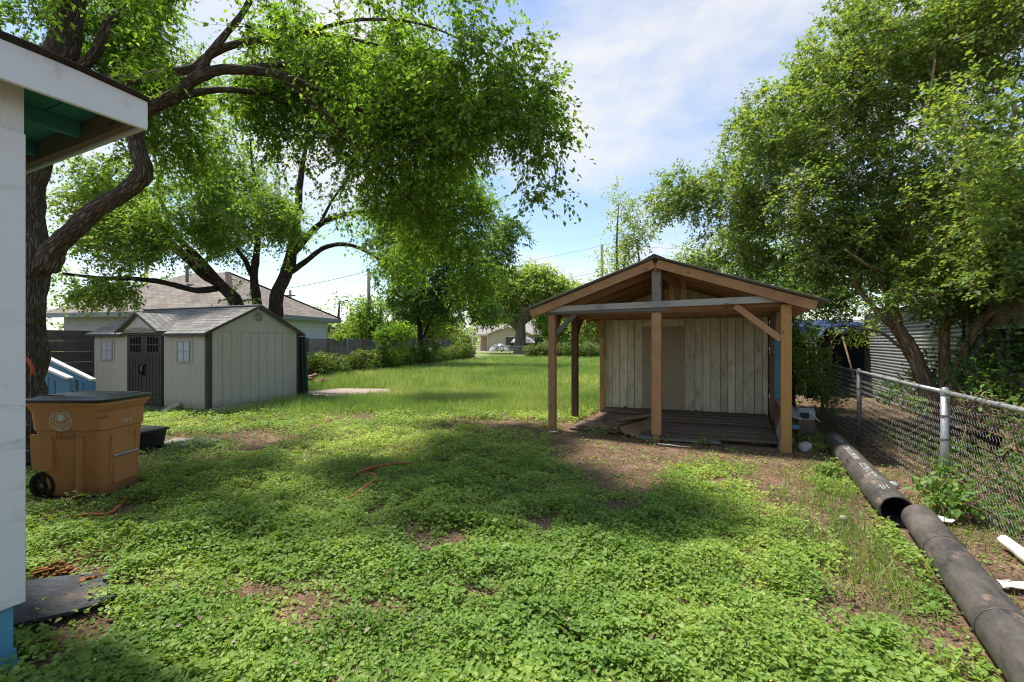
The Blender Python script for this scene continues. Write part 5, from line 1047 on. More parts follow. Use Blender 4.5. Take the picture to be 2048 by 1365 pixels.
# crape myrtle on the right
cm = (7.0, 7.6, 0)
cl = [
 [(7.0, 7.55, -.1, .26)]+lm((1862, 800, 7.6, .20), (1840, 741, 7.6, .165), (1816, 688, 7.6, .15), (1792, 647, 7.6, .135), (1781, 602, 7.6, .12), (1784, 564, 7.6, .11), (1788, 527, 7.6, .095), (1775, 500, 7.7, .08), (1755, 478, 7.8, .065), (1738, 450, 8.0, .05), (1700, 380, 8.3, .035), (1640, 300, 8.8, .02)),
 lm((1788, 527, 7.6, .07), (1808, 481, 7.5, .06), (1820, 420, 7.3, .05), (1830, 340, 7.1, .04), (1850, 240, 6.9, .03), (1870, 120, 6.7, .02)),
 lm((1790, 655, 7.6, .075), (1770, 640, 7.6, .07), (1741, 607, 7.7, .062), (1717, 580, 7.8, .058), (1705, 545, 7.9, .05), (1693, 519, 8.0, .045), (1671, 481, 8.2, .038), (1660, 444, 8.4, .03), (1600, 400, 8.8, .02), (1520, 380, 9.3, .012)),
 lm((1705, 545, 7.9, .03), (1720, 510, 7.8, .028), (1735, 480, 7.7, .022), (1728, 420, 7.8, .015)),
 lm((1885, 800, 7.5, .13), (1890, 741, 7.5, .115), (1888, 674, 7.5, .105), (1905, 610, 7.4, .095), (1928, 564, 7.3, .085), (1965, 535, 7.1, .08), (2008, 513, 6.9, .075), (2060, 490, 6.7, .065), (2130, 440, 6.5, .05)),
 lm((1895, 800, 7.4, .12), (1912, 741, 7.3, .105), (1955, 655, 7.1, .095), (1990, 612, 6.9, .085), (2003, 527, 6.8, .075), (2010, 440, 6.7, .06), (2015, 330, 6.5, .045), (2030, 200, 6.3, .03)),
 lm((1928, 564, 7.3, .05), (1935, 500, 7.2, .045), (1935, 430, 7.1, .04), (1940, 350, 7.0, .035), (1925, 250, 6.9, .025), (1900, 140, 6.7, .018)),
 lm((1781, 602, 7.6, .05), (1765, 575, 7.5, .042), (1750, 545, 7.3, .036), (1720, 520, 7.1, .028), (1690, 500, 6.9, .018)),
 lm((1830, 715, 7.6, .045), (1800, 695, 7.5, .04), (1770, 670, 7.5, .035), (1740, 660, 7.5, .03), (1710, 655, 7.6, .018)),
]
limbs = [[(x, y, z, r*.68) for x, y, z, r in lb] for lb in cl]
def blossoms(t, P2, rg, base):
    for nm_, mt, frac, zmin, n, s, cond in (('blossoms', 'petal_white', .020, 3.6, 34, .10, None), ('seed_heads', 'leaf_hedge', .016, 3.4, 26, .09, None), ('dead_leaves', 'leaf_brown', .006, 2.3, 14, .12, 'low')):
        P = P2[P2[:, 2] > zmin]
        if cond == 'low': P = P[(P[:, 0]/P[:, 1] < .70) & (P[:, 2] < 3.6)]
        k = rg.choice(len(P), max(3, int(len(P)*frac)), replace=False); C = np.repeat(P[k], n, 0)+rg.normal(size=(len(k)*n, 3))*np.array([[s*.5, s*.5, s*.8]])
        L_ = rg.uniform(.018, .035, len(C))*(1.6 if cond else 1); Vt, Fc, rep = leafmesh(C, rg.normal(size=C.shape), rg.normal(size=C.shape), L_, L_*.8); mesh_np(nm_, Vt, Fc, mt, t, np.repeat(rg.random(len(C)), rep), base)['kind'] = 'stuff'
ells = [(4.7, 9.6, 4.2, 1.35, 1.1, 1.15, 1.4), (5.6, 8.7, 5.4, 1.55, 1.4, 1.2, 1.2), (6.7, 8.0, 6.5, 1.7, 1.5, 1.3), (7.9, 6.6, 6.1, 1.6, 1.5, 1.5), (5.9, 7.7, 4.1, 1.5, 1.0, .85, 1.5), (6.3, 8.2, 3.1, 1.3, .8, .55, 1.7), (7.2, 6.6, 3.7, 1.2, .8, .8, 1.5), (5.7, 5.4, 4.3, .8, .6, .8, 1.6), (6.4, 5.7, 3.2, .9, .5, .6, 1.7), (6.9, 6.3, 2.6, 1.0, .5, .45, 2.2), (7.4, 7.3, 2.15, .9, .5, .35, 1.8), (6.0, 7.2, 2.7, .7, .5, .35, 1.6), (5.9, 6.8, 2.25, .8, .45, .3, 1.8), (7.0, 9.0, 1.9, .7, .4, .3, 1.5), (5.5, 7.6, 3.3, .9, .7, .5, 1.5), (6.2, 5.5, 2.45, .6, .35, .35, 1.5), (8.0, 8.2, 2.6, .9, .6, .5, 1.4), (7.9, 10.5, 2.0, .8, .5, .40, 1.6), (7.0, 10.6, 2.0, .8, .5, .35, 1.6), (3.75, 10.2, 4.75, .75, .8, .7, 1.4), (7.5, 7.0, 2.6, .9, .5, .4, 1.3), (4.7, 9.6, 3.2, 1.1, .7, .5, 1.3), (6.7, 9.6, 2.5, 1.1, .5, .45, 1.4), (8.6, 9.0, 4.2, 1.6, 1.0, 1.6, 1.0)]
tree('crape_myrtle', 'white-flowering crape myrtle with smooth tan stems behind the chain link fence', cm, limbs, ells, 4600, (.067, .042), 5, 8, 'leaf_crape', 'bark_crape', 'twig_light', .12, 41, twl=(.22, .42), arch=.06, clump=.40, cs=1.2, extra=blossoms)
# trees behind the wooden shed and across the street
def simple(name, label, X, Y, h, ells, ncl, leaf, lmat, seed, r=.2, bmat='bark_far', ktw=4, nlf=7, twl=(.4, .8), group=None, clump=.40, cs=.5, droop=.3):
    z = float(gz(X, Y)) if Y < 46 else .098; E = [(X+a, Y+b, z+c, d, e, f) for a, b, c, d, e, f in ells]; lb = [[(X, Y, z-.1, r*1.25), (X+.05*h*.1, Y, z+h*.25, r), (X, Y, z+h*.5, r*.75), (X+.1, Y, z+h*.8, r*.3)]]; rg = random.Random(seed)
    for e in E: lb.append([(X, Y, z+h*(.22+.2*rg.random()), r*.6), ((X+e[0])/2+rg.uniform(-.1, .1)*h, (Y+e[1])/2, (z+h*.45+e[2])/2, r*.4), (e[0], e[1], e[2], r*.12)])
    return tree(name, label, (X, Y, z), lb, E, ncl, leaf, ktw, nlf, lmat, bmat, 'twig', droop, seed, group, twl, .08, 9, False, clump, cs)
simple('slim_tree', 'loose light green tree rising behind the ridge of the wooden shed', 3.5, 14.5, 5.4, [(.2, 0, 3.6, 1.1, 1.0, 1.3), (.4, 0, 5.0, .8, .8, 1.1), (1.4, .3, 4.2, 1.2, 1, 1.1), (-.1, 0, 6.0, .5, .5, .7), (.3, 0, 2.6, 1.4, 1, .8)], 420, (.085, .045), 'leaf_far', 51, .10, ktw=3, twl=(.35, .7), clump=.44)
simple('background_tree', 'dense tree filling the gap right of the wooden shed behind the lean-to', 9.6, 18.5, 6.5, [(0, 0, 4.2, 2.6, 1.8, 2.0), (-2.4, 0, 3.8, 1.6, 1.4, 1.6), (2.5, 0, 4.6, 2.2, 1.6, 2.0), (-.5, 0, 2.4, 2.4, 1.2, .9)], 620, (.14, .08), 'leaf_crape', 52, .25, twl=(.5, .9))
simple('background_tree', 'tall dark tree behind the trailer home at the right edge', 15.5, 15.5, 8, [(0, 0, 5.0, 2.8, 2, 2.4), (-2.2, 0, 4.2, 1.8, 1.5, 1.6), (2.5, -1, 5, 2, 2, 2)], 420, (.15, .09), 'leaf_vine', 53, .25, twl=(.5, .9))
simple('ivy_trunk', 'dark ivy-wrapped trunk just right of the wooden shed', 6.55, 10.9, 3.4, [(0, 0, 2.2, .35, .35, .9), (.15, 0, 1.0, .42, .4, .8), (.1, 0, 2.9, .8, .6, .5), (-.2, .3, .7, .6, .5, .7)], 190, (.075, .05), 'leaf_vine', 54, .17, 'bark_dark', 4, 9, (.2, .35))
simple('street_tree', 'big broad pale green tree standing over the black trailer across the street', .95, 55, 9.6, [(0, 0, 7.2, 4.4, 3.5, 2.6), (-4.0, 0, 6.3, 3.0, 3, 2.4), (4.2, 0, 6.8, 3.4, 3, 2.3), (-4.2, 0, 5.3, 1.8, 2, 1.3), (-1.0, 0, 5.4, 3.6, 2.4, 1.2), (6.2, 0, 7.2, 2.4, 2, 1.8), (1, 0, 9.4, 3.4, 2, 1.4), (3, 0, 5.3, 2.6, 2, 1.3)], 1250, (.38, .23), 'leaf_far', 55, .62, twl=(1.0, 1.9), cs=.35)
simple('background_tree', 'tall green tree behind the right half of the tan house', 8.5, 78, 13, [(0, 0, 8.5, 5, 3, 3.6), (-4, 0, 7, 3.5, 3, 3), (4, 0, 7.5, 3.5, 3, 3)], 420, (.42, .26), 'leaf_far', 58, .35, twl=(1.1, 2.0), cs=.35)
simple('street_tree', 'smaller yellow green tree just right of the big street tree trunk', 5.3, 53, 6, [(0, 0, 3.2, 2.4, 2, 1.6), (1.2, 0, 1.9, 1.8, 1.5, 1.1), (-.6, 0, 4.4, 1.5, 1.3, 1.0)], 300, (.30, .18), 'leaf_bright', 56, .2, twl=(.8, 1.4))
simple('street_tree', 'rounded green tree between the left posts of the wooden shed', 9.0, 47.5, 7.5, [(0, 0, 4.0, 2.6, 2, 2.0), (-1.8, 0, 3.2, 1.6, 1.5, 1.4), (1.8, 0, 2.8, 1.8, 1.5, 1.4)], 330, (.28, .17), 'leaf_far', 57, .25, twl=(.8, 1.4))
k = 0
for X, Y, hh, w, lab, mt in ((-12.6, 33, 5.4, 2.3, 'bushy green tree right of the neighbour house roof', 'leaf_far'), (-9.0, 31, 5.2, 1.8, 'feathery pale tree around the lamp pole beyond the board fence', 'leaf_elm2'), (-6.3, 33, 5.2, 2.2, 'green tree beyond the board fence behind the yellow green sapling', 'leaf_far'), (-5.9, 37, 4.6, 1.8, 'leafy tree at the far end of the board fence', 'leaf_far'), (-22, 27, 6.0, 3.4, 'bright green tree behind the left end of the brown hipped roof', 'leaf_elm2'), (-17.5, 25, 5.6, 2.6, 'green tree behind the ridge of the brown hipped roof', 'leaf_far'), (-26, 22, 9.5, 3.4, 'tall green tree at far left behind the shade tree trunk', 'leaf_elm2')):
    simple('background_tree', lab, X, Y, hh, [(0, 0, hh*.62, w, w*.8, hh*.30), (-w*.5, 0, hh*.45, w*.7, w*.6, hh*.22), (w*.6, 0, hh*.48, w*.7, w*.6, hh*.24), (0, 0, hh*.28, w*.9, w*.5, hh*.2)], 300, (.20, .12), mt, 60+k, .16, twl=(.6, 1.1), cs=.6); k += 1
for X, Y, hh, w, lab in ((-14, 92, 4.6, 6, 'low green thicket left of the tan house'), (-26, 85, 6, 6, 'green trees far off left of the thin pole'), (-6, 100, 7.5, 6, 'far green tree crowns above the tan house roof'), (24, 80, 8, 8, 'far trees behind the wooden shed across the street')):
    simple('background_tree', lab, X, Y, hh, [(0, 0, hh*.5, w, w*.6, hh*.4), (-w*.6, 0, hh*.4, w*.6, w*.5, hh*.32), (w*.6, 0, hh*.45, w*.6, w*.5, hh*.36)], 260, (.45, .28), 'leaf_far', 80+int(X), .3, twl=(1.2, 2.2), cs=.3)
# ------------------------------------------------------------------ hedges, vines, shrubs
def leafcloud(name, label, cat, ells, n, leaf, lmat, seed, stems=None, base=None, smat='dry_stem', rich=False, up=.8, part='foliage', clump=.36, cs=1.3):
    rg = np.random.default_rng(seed); C = sample_ell(ells, n, rg, clump, cs); base = base or (ells[0][0], ells[0][1], 0); t = thing(name, label, cat, base)
    N = rg.normal(size=C.shape)*.6+np.array([[0, -.25, up]]); D = rg.normal(size=C.shape)+np.array([[0, 0, -.3]]); L_ = leaf[0]*rg.uniform(.6, 1.25, n); Vt, Fc, rep = leafmesh(C, D, N, L_, L_*leaf[1]/leaf[0], rich=rich); mesh_np(part, Vt, Fc, lmat, t, np.repeat(rg.random(n), rep), base)
    if stems:
        m = MB(base)
        for k in range(stems):
            e = ells[k % len(ells)]; a = C[rg.integers(n)]; b0 = np.array([a[0]+rg.uniform(-.3, .3), a[1]+rg.uniform(-.2, .2), max(0, a[2]-rg.uniform(.3, 1.0))]); mid = (a+b0)/2+rg.normal(size=3)*.08; m.tube([tuple(x[:3]) for x in smooth([b0, mid, a], 3)], [.009*(leaf[0]/.05)**.5 if leaf[0] > .09 else .0035]*6+[.002], 4, False)
        m.build('stems', smat, t)['kind'] = 'stuff'
    return t
def hx(Y): return -13.7+.319*Y
E = []
rg_ = random.Random(6); Y = 17.2
while Y < 32:
    s = 1+.35*(rg_.random()-.5); z = float(gz(hx(Y), Y)); E.append((hx(Y), Y, z+.62*s, .55, .75, .55*s)); Y += .75
leafcloud('vine_hedge', 'long low hedge of leafy vines along the left side of the lawn', 'hedge', E, 26000, (.11, .07), 'leaf_hedge', 71, 130, base=(hx(18), 18, 0), up=.6)
leafcloud('vine_hedge', 'rounded bushy far end of the long hedge', 'hedge', [(hx(32)-.1+.1*k, 31.6+.5*k, .8, .85, .7, .7) for k in range(3)], 3800, (.14, .09), 'leaf_hedge', 72, 30, up=.6)
leafcloud('vine_hedge', 'vine-covered stretch of street fence seen left of the wooden shed', 'hedge', [(1.55+k*.8, 35.6, .75, .8, .7, .65+.15*(k % 2)) for k in range(4)], 3800, (.15, .10), 'leaf_hedge', 73, 20)
leafcloud('vine_hedge', 'vine-covered stretch of street fence seen between the wooden shed posts', 'hedge', [(5.0+k*.8, 35.4, .75, .8, .7, .7+.15*(k % 2)) for k in range(4)], 3800, (.15, .10), 'leaf_hedge', 74, 20)
p = at(785, 690, 22.6); leafcloud('sapling', 'bright yellow green sapling growing out of the hedge in front of the board fence', 'sapling', [(p.x, p.y, 1.45, .85, .6, .95), (p.x+.5, p.y, 2.1, .7, .5, .5), (p.x-.4, p.y, 1.9, .6, .5, .55)], 2300, (.18, .07), 'leaf_bright', 75, 16, base=(p.x, p.y, 0))
p = at(655, 672, 17.4); leafcloud('weed_clump', 'small yellow green weed poking above the grey board fence', 'weed', [(p.x, p.y+1.2, 1.78, .28, .2, .16)], 160, (.14, .05), 'leaf_bright', 76, 6)
leafcloud('shrub', 'leafy vine shrub growing against the right side of the wooden shed', 'shrub', [(6.2, 9.2, 1.0, .35, .5, .55), (6.35, 9.7, 1.35, .35, .4, .55), (6.1, 8.8, .55, .3, .4, .4)], 1900, (.07, .04), 'leaf_crape', 77, 26, base=(6.2, 9.2, 0))
leafcloud('shrub', 'green climbing weed on the chain link fence beside the second post', 'shrub', [(5.55, 6.62, .86, .22, .28, .22), (5.6, 6.3, .72, .15, .2, .2)], 260, (.075, .05), 'leaf_weed', 78, 8, base=(5.55, 6.62, 0), rich=True)
leafcloud('shrub', 'dark broadleaf undergrowth in front of the trailer home window', 'shrub', [(6.7, 6.3, .9, .7, .5, .55), (7.3, 6.9, 1.3, .6, .4, .6), (6.2, 5.2, .6, .6, .5, .45), (5.6, 4.6, .5, .4, .5, .4), (7.0, 6.2, 1.55, .6, .4, .4), (7.9, 8.6, .9, .4, .5, .6)], 3400, (.085, .05), 'leaf_vine', 79, 40, base=(6.7, 6.3, 0))
leafcloud('shrub', 'low dark undergrowth behind the nearest fence post', 'shrub', [(5.0, 5.0, .28, .4, .6, .25), (4.6, 4.0, .3, .4, .5, .25), (5.9, 6.6, .2, .5, .5, .18)], 1300, (.06, .035), 'leaf_vine', 80, 40, base=(5.0, 5.0, 0))
x, y = G(1905, 1035); leafcloud('broadleaf_weed', 'bright broadleaf weed clump at the foot of the nearest fence post', 'weed', [(x, y, .20, .28, .30, .17), (x+.12, y+.22, .34, .16, .14, .14), (x+.22, y-.28, .14, .22, .25, .12)], 330, (.085, .055), 'leaf_weed', 81, 24, base=(x, y, 0), rich=True, up=1.2)
x, y = G(1655, 955); leafcloud('broadleaf_weed', 'green weed clump at the left side of the farther black pipe', 'weed', [(x, y, .10, .14, .14, .09)], 90, (.06, .04), 'leaf_weed', 82, 8, base=(x, y, 0), rich=True, up=1.2)
for k, (px, py, lab) in enumerate(((1330, 880, 'tiny green weed beside the foot of the middle shed post'), (1405, 890, 'little weed sprouting in the dirt in front of the deck'), (1440, 885, 'taller little weed in the dirt right of the grey board'), (1515, 893, 'low weed tuft in the dirt left of the yellow post'))):
    x, y = G(px, py); leafcloud('small_weed', lab, 'weed', [(x, y, .06, .10, .08, .06)], 70, (.035, .022), 'leaf_weed', 90+k, 5, base=(x, y, 0), rich=True, up=1.2)
# dry vine tangled on the fence
rg = np.random.default_rng(5); m = MB((4.0, 3.9, 0))
for k in range(130):
    s = rg.uniform(0, 1)**.8; a = FP[1].lerp(FP[0], s*.62)+Vector((.05, -.02, FT[1]-.06-abs(rg.normal())*.16)); d = (FP[0]-FP[1]).normalized(); pts = [a]
    for j in range(5): pts.append(pts[-1]+d*rg.uniform(-.08, .12)+Vector((rg.normal()*.035, rg.normal()*.02, rg.normal()*.045)))
    m.tube([tuple(q[:3]) for q in smooth([tuple(q) for q in pts], 2)], float(rg.uniform(.0018, .0042)), 3, False)
for k in range(60):
    s = rg.uniform(0, 1); a = FP[2].lerp(FP[0], s*.8)+Vector((.05, -.02, rg.uniform(.05, .9))); pts = [a]
    for j in range(5): pts.append(pts[-1]+Vector((rg.normal()*.05, rg.normal()*.07, rg.uniform(-.02, .14))))
    m.tube([tuple(q[:3]) for q in smooth([tuple(q) for q in pts], 2)], float(rg.uniform(.0018, .0035)), 3, False)
dvt = thing('dry_vine', 'tangle of dry brown vine stems on the top rail at the right edge', 'vine', (4.0, 3.9, 0)); m.build('stems', 'dry_stem', dvt)
n = 90; B = np.array([tuple(FP[1].lerp(FP[0], rg.uniform(.1, .7))+Vector((rg.normal()*.06, rg.normal()*.05, FT[1]+rg.normal()*.05))) for _ in range(n)]); L_ = rg.uniform(.03, .06, n); Vt, Fc, rep = leafmesh(B, rg.normal(size=B.shape), rg.normal(size=B.shape)*.5+np.array([[0, 0, 1]]), L_, L_*.6); mesh_np('leaves', Vt, Fc, 'leaf_weed', dvt, np.repeat(rg.random(n), rep), (4.0, 3.9, 0))
# ------------------------------------------------------------------ ground cover
def gpoly(*p): return [G(a, b) for a, b in p]
BARE = [gpoly((1075, 872), (1120, 862), (1330, 885), (1600, 872), (1680, 930), (1580, 950), (1430, 925), (1375, 935), (1350, 985), (1240, 1005), (1150, 955), (1085, 905)),
        gpoly((20, 1200), (235, 1195), (275, 1270), (215, 1345), (20, 1420)), gpoly((30, 1110), (215, 1135), (250, 1205), (30, 1290)),
        gpoly((940, 848), (1010, 838), (1090, 846), (1080, 872), (970, 868)), gpoly((530, 1150), (640, 1148), (640, 1172), (545, 1170)), gpoly((1545, 1180), (1700, 1190), (1720, 1265), (1600, 1270)),
        gpoly((430, 872), (560, 858), (600, 872), (520, 912), (440, 905)), gpoly((250, 890), (330, 890), (320, 935), (255, 975)), gpoly((30, 1000), (240, 965), (250, 990), (200, 1025), (30, 1045)), gpoly((640, 826), (760, 826), (740, 842), (650, 842)), gpoly((255, 876), (440, 868), (430, 884), (300, 893))]
SPARSE = [gpoly((1400, 925), (1560, 945), (1680, 925), (1720, 1000), (1790, 1060), (1880, 1180), (1990, 1365), (1840, 1365), (1760, 1290), (1640, 1250), (1690, 1180), (1630, 1090), (1545, 1000), (1450, 960))]
def lx(x, y, ox, oy, ux, uy): return (x-ox)*ux+(y-oy)*uy, -(x-ox)*uy+(y-oy)*ux
def blocked(x, y):
    a, b = lx(x, y, .72, 8.09, U.x, U.y); r = (a > .15) & (a < 3.6) & (b > .05) & (b < 5.2)
    a, b = lx(x, y, -6.67, 9.97, fx_.x, fx_.y); r |= (a > -4.4) & (a < .2) & (b > -.08) & (b < 2.7)
    r |= (np.abs(x+4.4) < .40) & (np.abs(y-4.86) < .28)
    a, b = lx(x, y, -2.37, 2.21, U.x, U.y); r |= (a < .02) & (b < .02)
    r |= inpoly(x, y, [(-5.75, 12.2), (-4.8, 12.05), (-3.55, 13.2), (-3.9, 14.6), (-5.6, 14.7), (-6.4, 13.4)])
    for p0, p1 in ((near0, near1), (far0, far1)):
        d = (p1-p0); Ln = d.length; a, b = lx(x, y, p0.x, p0.y, d.x/Ln, d.y/Ln); r |= (a > -.05) & (a < Ln+.05) & (np.abs(b) < .12)
    return r
def right_of_pipe(x, y): a, b = lx(x, y, near0.x, near0.y, .455, .890); return b < -.05
def cover(x, y):
    jx = x+np.random.default_rng(1).normal(size=np.shape(x))*.05*np.sqrt(y)+.34*(vnoise(x*2.2, y*2.2, 21)-.5)+.16*(vnoise(x*6, y*6, 22)-.5); jy = y+np.random.default_rng(2).normal(size=np.shape(x))*.05*np.sqrt(y)+.34*(vnoise(x*2.2, y*2.2, 23)-.5)+.16*(vnoise(x*6, y*6, 24)-.5)
    n1 = fbm(x*1.3, y*1.3, 25); c = np.clip((n1-.20)*5.5, 0, 1); sc = 1-np.clip((fbm(x*2.6, y*2.6, 27)-.67)*9, 0, .92); c = c*sc
    c = np.where(y > 7.0, c*np.clip((fbm(x*1.9, y*1.9, 29)-.18)*4.0, .15, 1), c)
    for p in BARE: c = np.where(inpoly(jx, jy, p), c*.05, c)
    for p in SPARSE: c = np.where(inpoly(jx, jy, p), c*np.clip((fbm(x*2.4, y*2.4, 28)-.55)*5, .02, .42), c)
    c = np.where(right_of_pipe(x, y), c*.05, c); return np.where(blocked(x, y), 0, c)
rg = np.random.default_rng(99)
def scatter(n, y0, y1, x0=None, x1=None, pw=1.0):
    y = y0+(y1-y0)*rg.random(n)**pw; xl = -1.18*y-.6 if x0 is None else np.full(n, x0); xr = 1.18*y+.3 if x1 is None else np.full(n, x1); return xl+(xr-xl)*rg.random(n), y
parts = []
for band, (n, y0, y1, sz, rich) in enumerate(((235000, 1.8, 3.6, .0255, True), (300000, 3.6, 6.0, .027, False), (240000, 6.0, 9.0, .034, False), (200000, 9.0, 13.5, .045, False))):
    x, y = scatter(n, y0, y1); c = cover(x, y); k = rg.random(n) < c*.62; x, y, c = x[k], y[k], c[k]
    lawnmix = np.clip((y-9.5+.8*(vnoise(x*.9, y*.9, 41)-.5))/2.2, 0, 1); k = rg.random(len(x)) > lawnmix; x, y, c = x[k], y[k], c[k]
    hgt = (.02+.15*np.clip(fbm(x*2.6, y*2.6, 31)*1.5-.25, 0, 1)*c)*(1+.6*(vnoise(x*9, y*9, 33)-.5)); z = gz(x, y)+hgt*rg.random(len(x))**.55
    s = sz*rg.uniform(.55, 1.35, len(x))*(.72+.62*fbm(x*1.1, y*1.1, 37))*np.where(rg.random(len(x)) < .06, 1.7, 1); a = rg.random(len(x))*6.283; D = np.stack([np.cos(a), np.sin(a), rg.normal(size=len(x))*.35-.05], 1); N = np.stack([rg.normal(size=len(x))*.42, rg.normal(size=len(x))*.42-.12, np.ones(len(x))], 1); B = np.stack([x, y, z], 1)
    Vt, Fc, rep = leafmesh(B, D, N, s, s*.72, .15, rich); dapple_tone = np.clip(-.10+.75*fbm(x*.8, y*.8, 35)+.65*fbm(x*3.1, y*3.1, 39)+.42*(rg.random(len(x))-.5), 0, .99); tag(mesh_np('ground_cover', Vt, Fc, 'leaf_clover', None, np.repeat(dapple_tone, rep)), kind='stuff')  # patchy leaf tone paints sun dapple into the colour, plus random variety
    if band < 2:
        k = rg.random(len(x)) < .004; Bf = B[k]+np.array([[0, 0, .02]]); Lf = rg.uniform(.009, .015, len(Bf)); Vt, Fc, rep = leafmesh(Bf, rg.normal(size=Bf.shape)*np.array([[1, 1, .2]]), np.tile([[0., 0, 1]], (len(Bf), 1))+rg.normal(size=Bf.shape)*.3, Lf, Lf*.9, .1); tag(mesh_np('yellow_flowers', Vt, Fc, 'flower_yellow', None, np.repeat(rg.random(len(Bf)), rep)), kind='stuff')
def blades(name, x, y, h, w, mat, lean=.45, kind='stuff', curl=.5, fine=False):
    n = len(x); a = rg.random(n)*6.283; b = rg.random(n)*6.283; z = gz(x, y); h = h[:, None]; w = w[:, None]; d = np.stack([np.cos(a), np.sin(a), np.zeros(n)], 1); s = np.stack([np.cos(b), np.sin(b), np.zeros(n)], 1); B = np.stack([x, y, z-.01], 1); up = np.array([[0, 0, 1.]]); ln = lean*rg.uniform(.2, 1.2, (n, 1))
    M1 = B+up*h*.55+d*h*ln*.35; T = B+up*h*(1-curl*ln*.5)+d*h*ln; M1 = M1 if fine else B*.5+T*.5; V = np.stack([B-s*w*.5, B+s*w*.5, M1+s*w*.42, T], 1).reshape(-1, 3); i = np.arange(n)[:, None]*4
    Fq = np.concatenate([i+np.array([[0, 1, 2]]), i+np.array([[0, 2, 3]])], 1).reshape(-1, 3); rep = 2
    if fine:
        V = np.stack([B-s*w*.5, B+s*w*.5, M1+s*w*.42, T, M1-s*w*.42], 1).reshape(-1, 3); i = np.arange(n)[:, None]*5; rep = 3
        Fq = np.concatenate([i+np.array([[0, 1, 2]]), i+np.array([[0, 2, 4]]), i+np.array([[4, 2, 3]])], 1).reshape(-1, 3)
    return tag(mesh_np(name, V, Fq, mat, None, np.repeat(np.clip(1.1*fbm(x*.45, y*.45, 51)-.25+.45*rg.random(n), 0, .99), rep)), kind=kind)
def lawn_ok(x, y):
    r = (x > hx(y)+.3) & ~blocked(x, y) & (x < 5.2+.36*(y-8)); return r
for n, y0, y1, h0, w0 in ((110000, 9.3, 15, .26, .014), (85000, 15, 24, .36, .031), (55000, 24, 37, .40, .052)):
    y = y0+(y1-y0)*rg.random(n); xl = np.maximum(-.75*y, hx(y)); x = xl+(np.minimum(.58*y, 16)-xl)*rg.random(n); k = lawn_ok(x, y)
    if y0 < 10: k &= rg.random(n) < np.clip((y-9.3+1.2*(vnoise(x*.9, y*.9, 41)-.5))/2.4, 0, 1)
    x, y = x[k], y[k]; h = h0*rg.uniform(.55, 1.2, len(x))*(.7+.6*fbm(x*.5, y*.5, 43)); blades('lawn_grass', x, y, h, w0*rg.uniform(.6, 1.3, len(x)), 'blade_lawn', .55)
# tufts of rough grass along the pipes and over the thin patches
x, y = scatter(60000, 1.9, 7.5, 0.2, 5.2); inS = np.zeros(len(x), bool)
for p in SPARSE: inS |= inpoly(x, y, p)
a, b = lx(x, y, near0.x, near0.y, .455, .890); alongp = (np.abs(b-.24) < .16) & (a > 0) & (a < 6.2); rp2 = right_of_pipe(x, y) & (b > -1.0) & (y < 5.5)
pr = (inS*.24+alongp*.42+rp2*.20)*np.clip((fbm(x*2.2, y*2.2, 61)-.34)*4, 0, 1); k = (rg.random(len(x)) < pr) & ~blocked(x, y); x, y = x[k], y[k]
blades('rough_grass', x, y, rg.uniform(.06, .22, len(x)), rg.uniform(.004, .008, len(x)), 'blade_near', 1.0, curl=.9, fine=True)
x, y = scatter(42000, 1.9, 9.5, -6, 3.2); c = cover(x, y); k = rg.random(len(x)) < (.1+c*.5)*np.clip((fbm(x*1.2, y*1.2, 66)-.42)*6, .04, 1); x, y = x[k], y[k]; blades('stray_blades', x, y, rg.uniform(.08, .24, len(x)), rg.uniform(.003, .006, len(x)), 'blade_near', .6, fine=True)
x, y = scatter(2600, 1.9, 8.5); c = cover(x, y); k = rg.random(len(x)) < c; x, y, c = x[k], y[k], c[k]; n = len(x); a = rg.random(n)*6.283; Ln = rg.uniform(.018, .045, n)
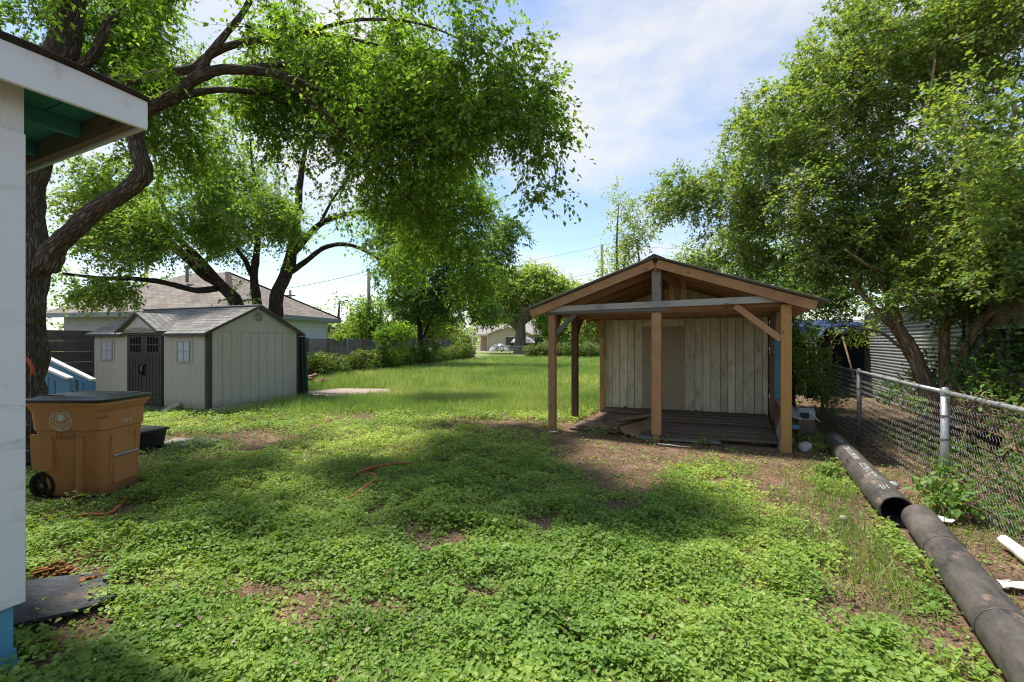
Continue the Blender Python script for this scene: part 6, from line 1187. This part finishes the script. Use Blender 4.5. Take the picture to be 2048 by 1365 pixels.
Vt, Fc, rep = leafmesh(np.stack([x, y, gz(x, y)+.035+.085*fbm(x*2.6, y*2.6, 31)], 1), np.stack([np.cos(a), np.sin(a), rg.normal(size=n)*.4], 1), np.stack([rg.normal(size=n)*.5, rg.normal(size=n)*.5, np.ones(n)], 1), Ln, Ln*.55); tag(mesh_np('fallen_leaves', Vt, Fc, 'chips', None, np.repeat(rg.random(n), rep)), kind='stuff')
# litter: straw, chips and dead leaves on the bare ground
x, y = scatter(150000, 1.9, 12, None, None, .8); c = cover(x, y); k = (rg.random(len(x)) < (1-c)*.75) & ~blocked(x, y) & (x < 5.6+.45*(y-7)+2); x, y = x[k], y[k]; n = len(x); a = rg.random(n)*6.283; strawy = rg.random(n) < .38
Ln = np.where(strawy, rg.uniform(.03, .11, n), rg.uniform(.010, .035, n)); Wd = np.where(strawy, .0028, Ln*.5); D = np.stack([np.cos(a), np.sin(a), rg.normal(size=n)*.12], 1); N = np.stack([rg.normal(size=n)*.3, rg.normal(size=n)*.3, np.ones(n)], 1); B = np.stack([x, y, gz(x, y)+.006+.012*rg.random(n)], 1)
for nm_, sel, mt in (('straw', strawy, 'straw'), ('wood_chips', ~strawy, 'chips')):
    Vt, Fc, rep = leafmesh(B[sel], D[sel], N[sel], Ln[sel], Wd[sel], .05); tag(mesh_np(nm_, Vt, Fc, mt, None, np.repeat(rg.random(sel.sum()), rep)), kind='stuff')
x = rg.uniform(4.5, 9.5, 26000); y = rg.uniform(3.5, 13, 26000); a, b = lx(x, y, FP[1].x, FP[1].y, .40, .917); k = (b < -.05) & (b > -3.2) & ~blocked(x, y); x, y = x[k], y[k]; n = len(x); a = rg.random(n)*6.283; Ln = rg.uniform(.025, .06, n)
Vt, Fc, rep = leafmesh(np.stack([x, y, gz(x, y)+.01+.02*rg.random(n)], 1), np.stack([np.cos(a), np.sin(a), rg.normal(size=n)*.2], 1), np.stack([rg.normal(size=n)*.4, rg.normal(size=n)*.4, np.ones(n)], 1), Ln, Ln*.5); tag(mesh_np('leaf_litter', Vt, Fc, 'straw', None, np.repeat(rg.random(n)*.8, rep)), kind='stuff')
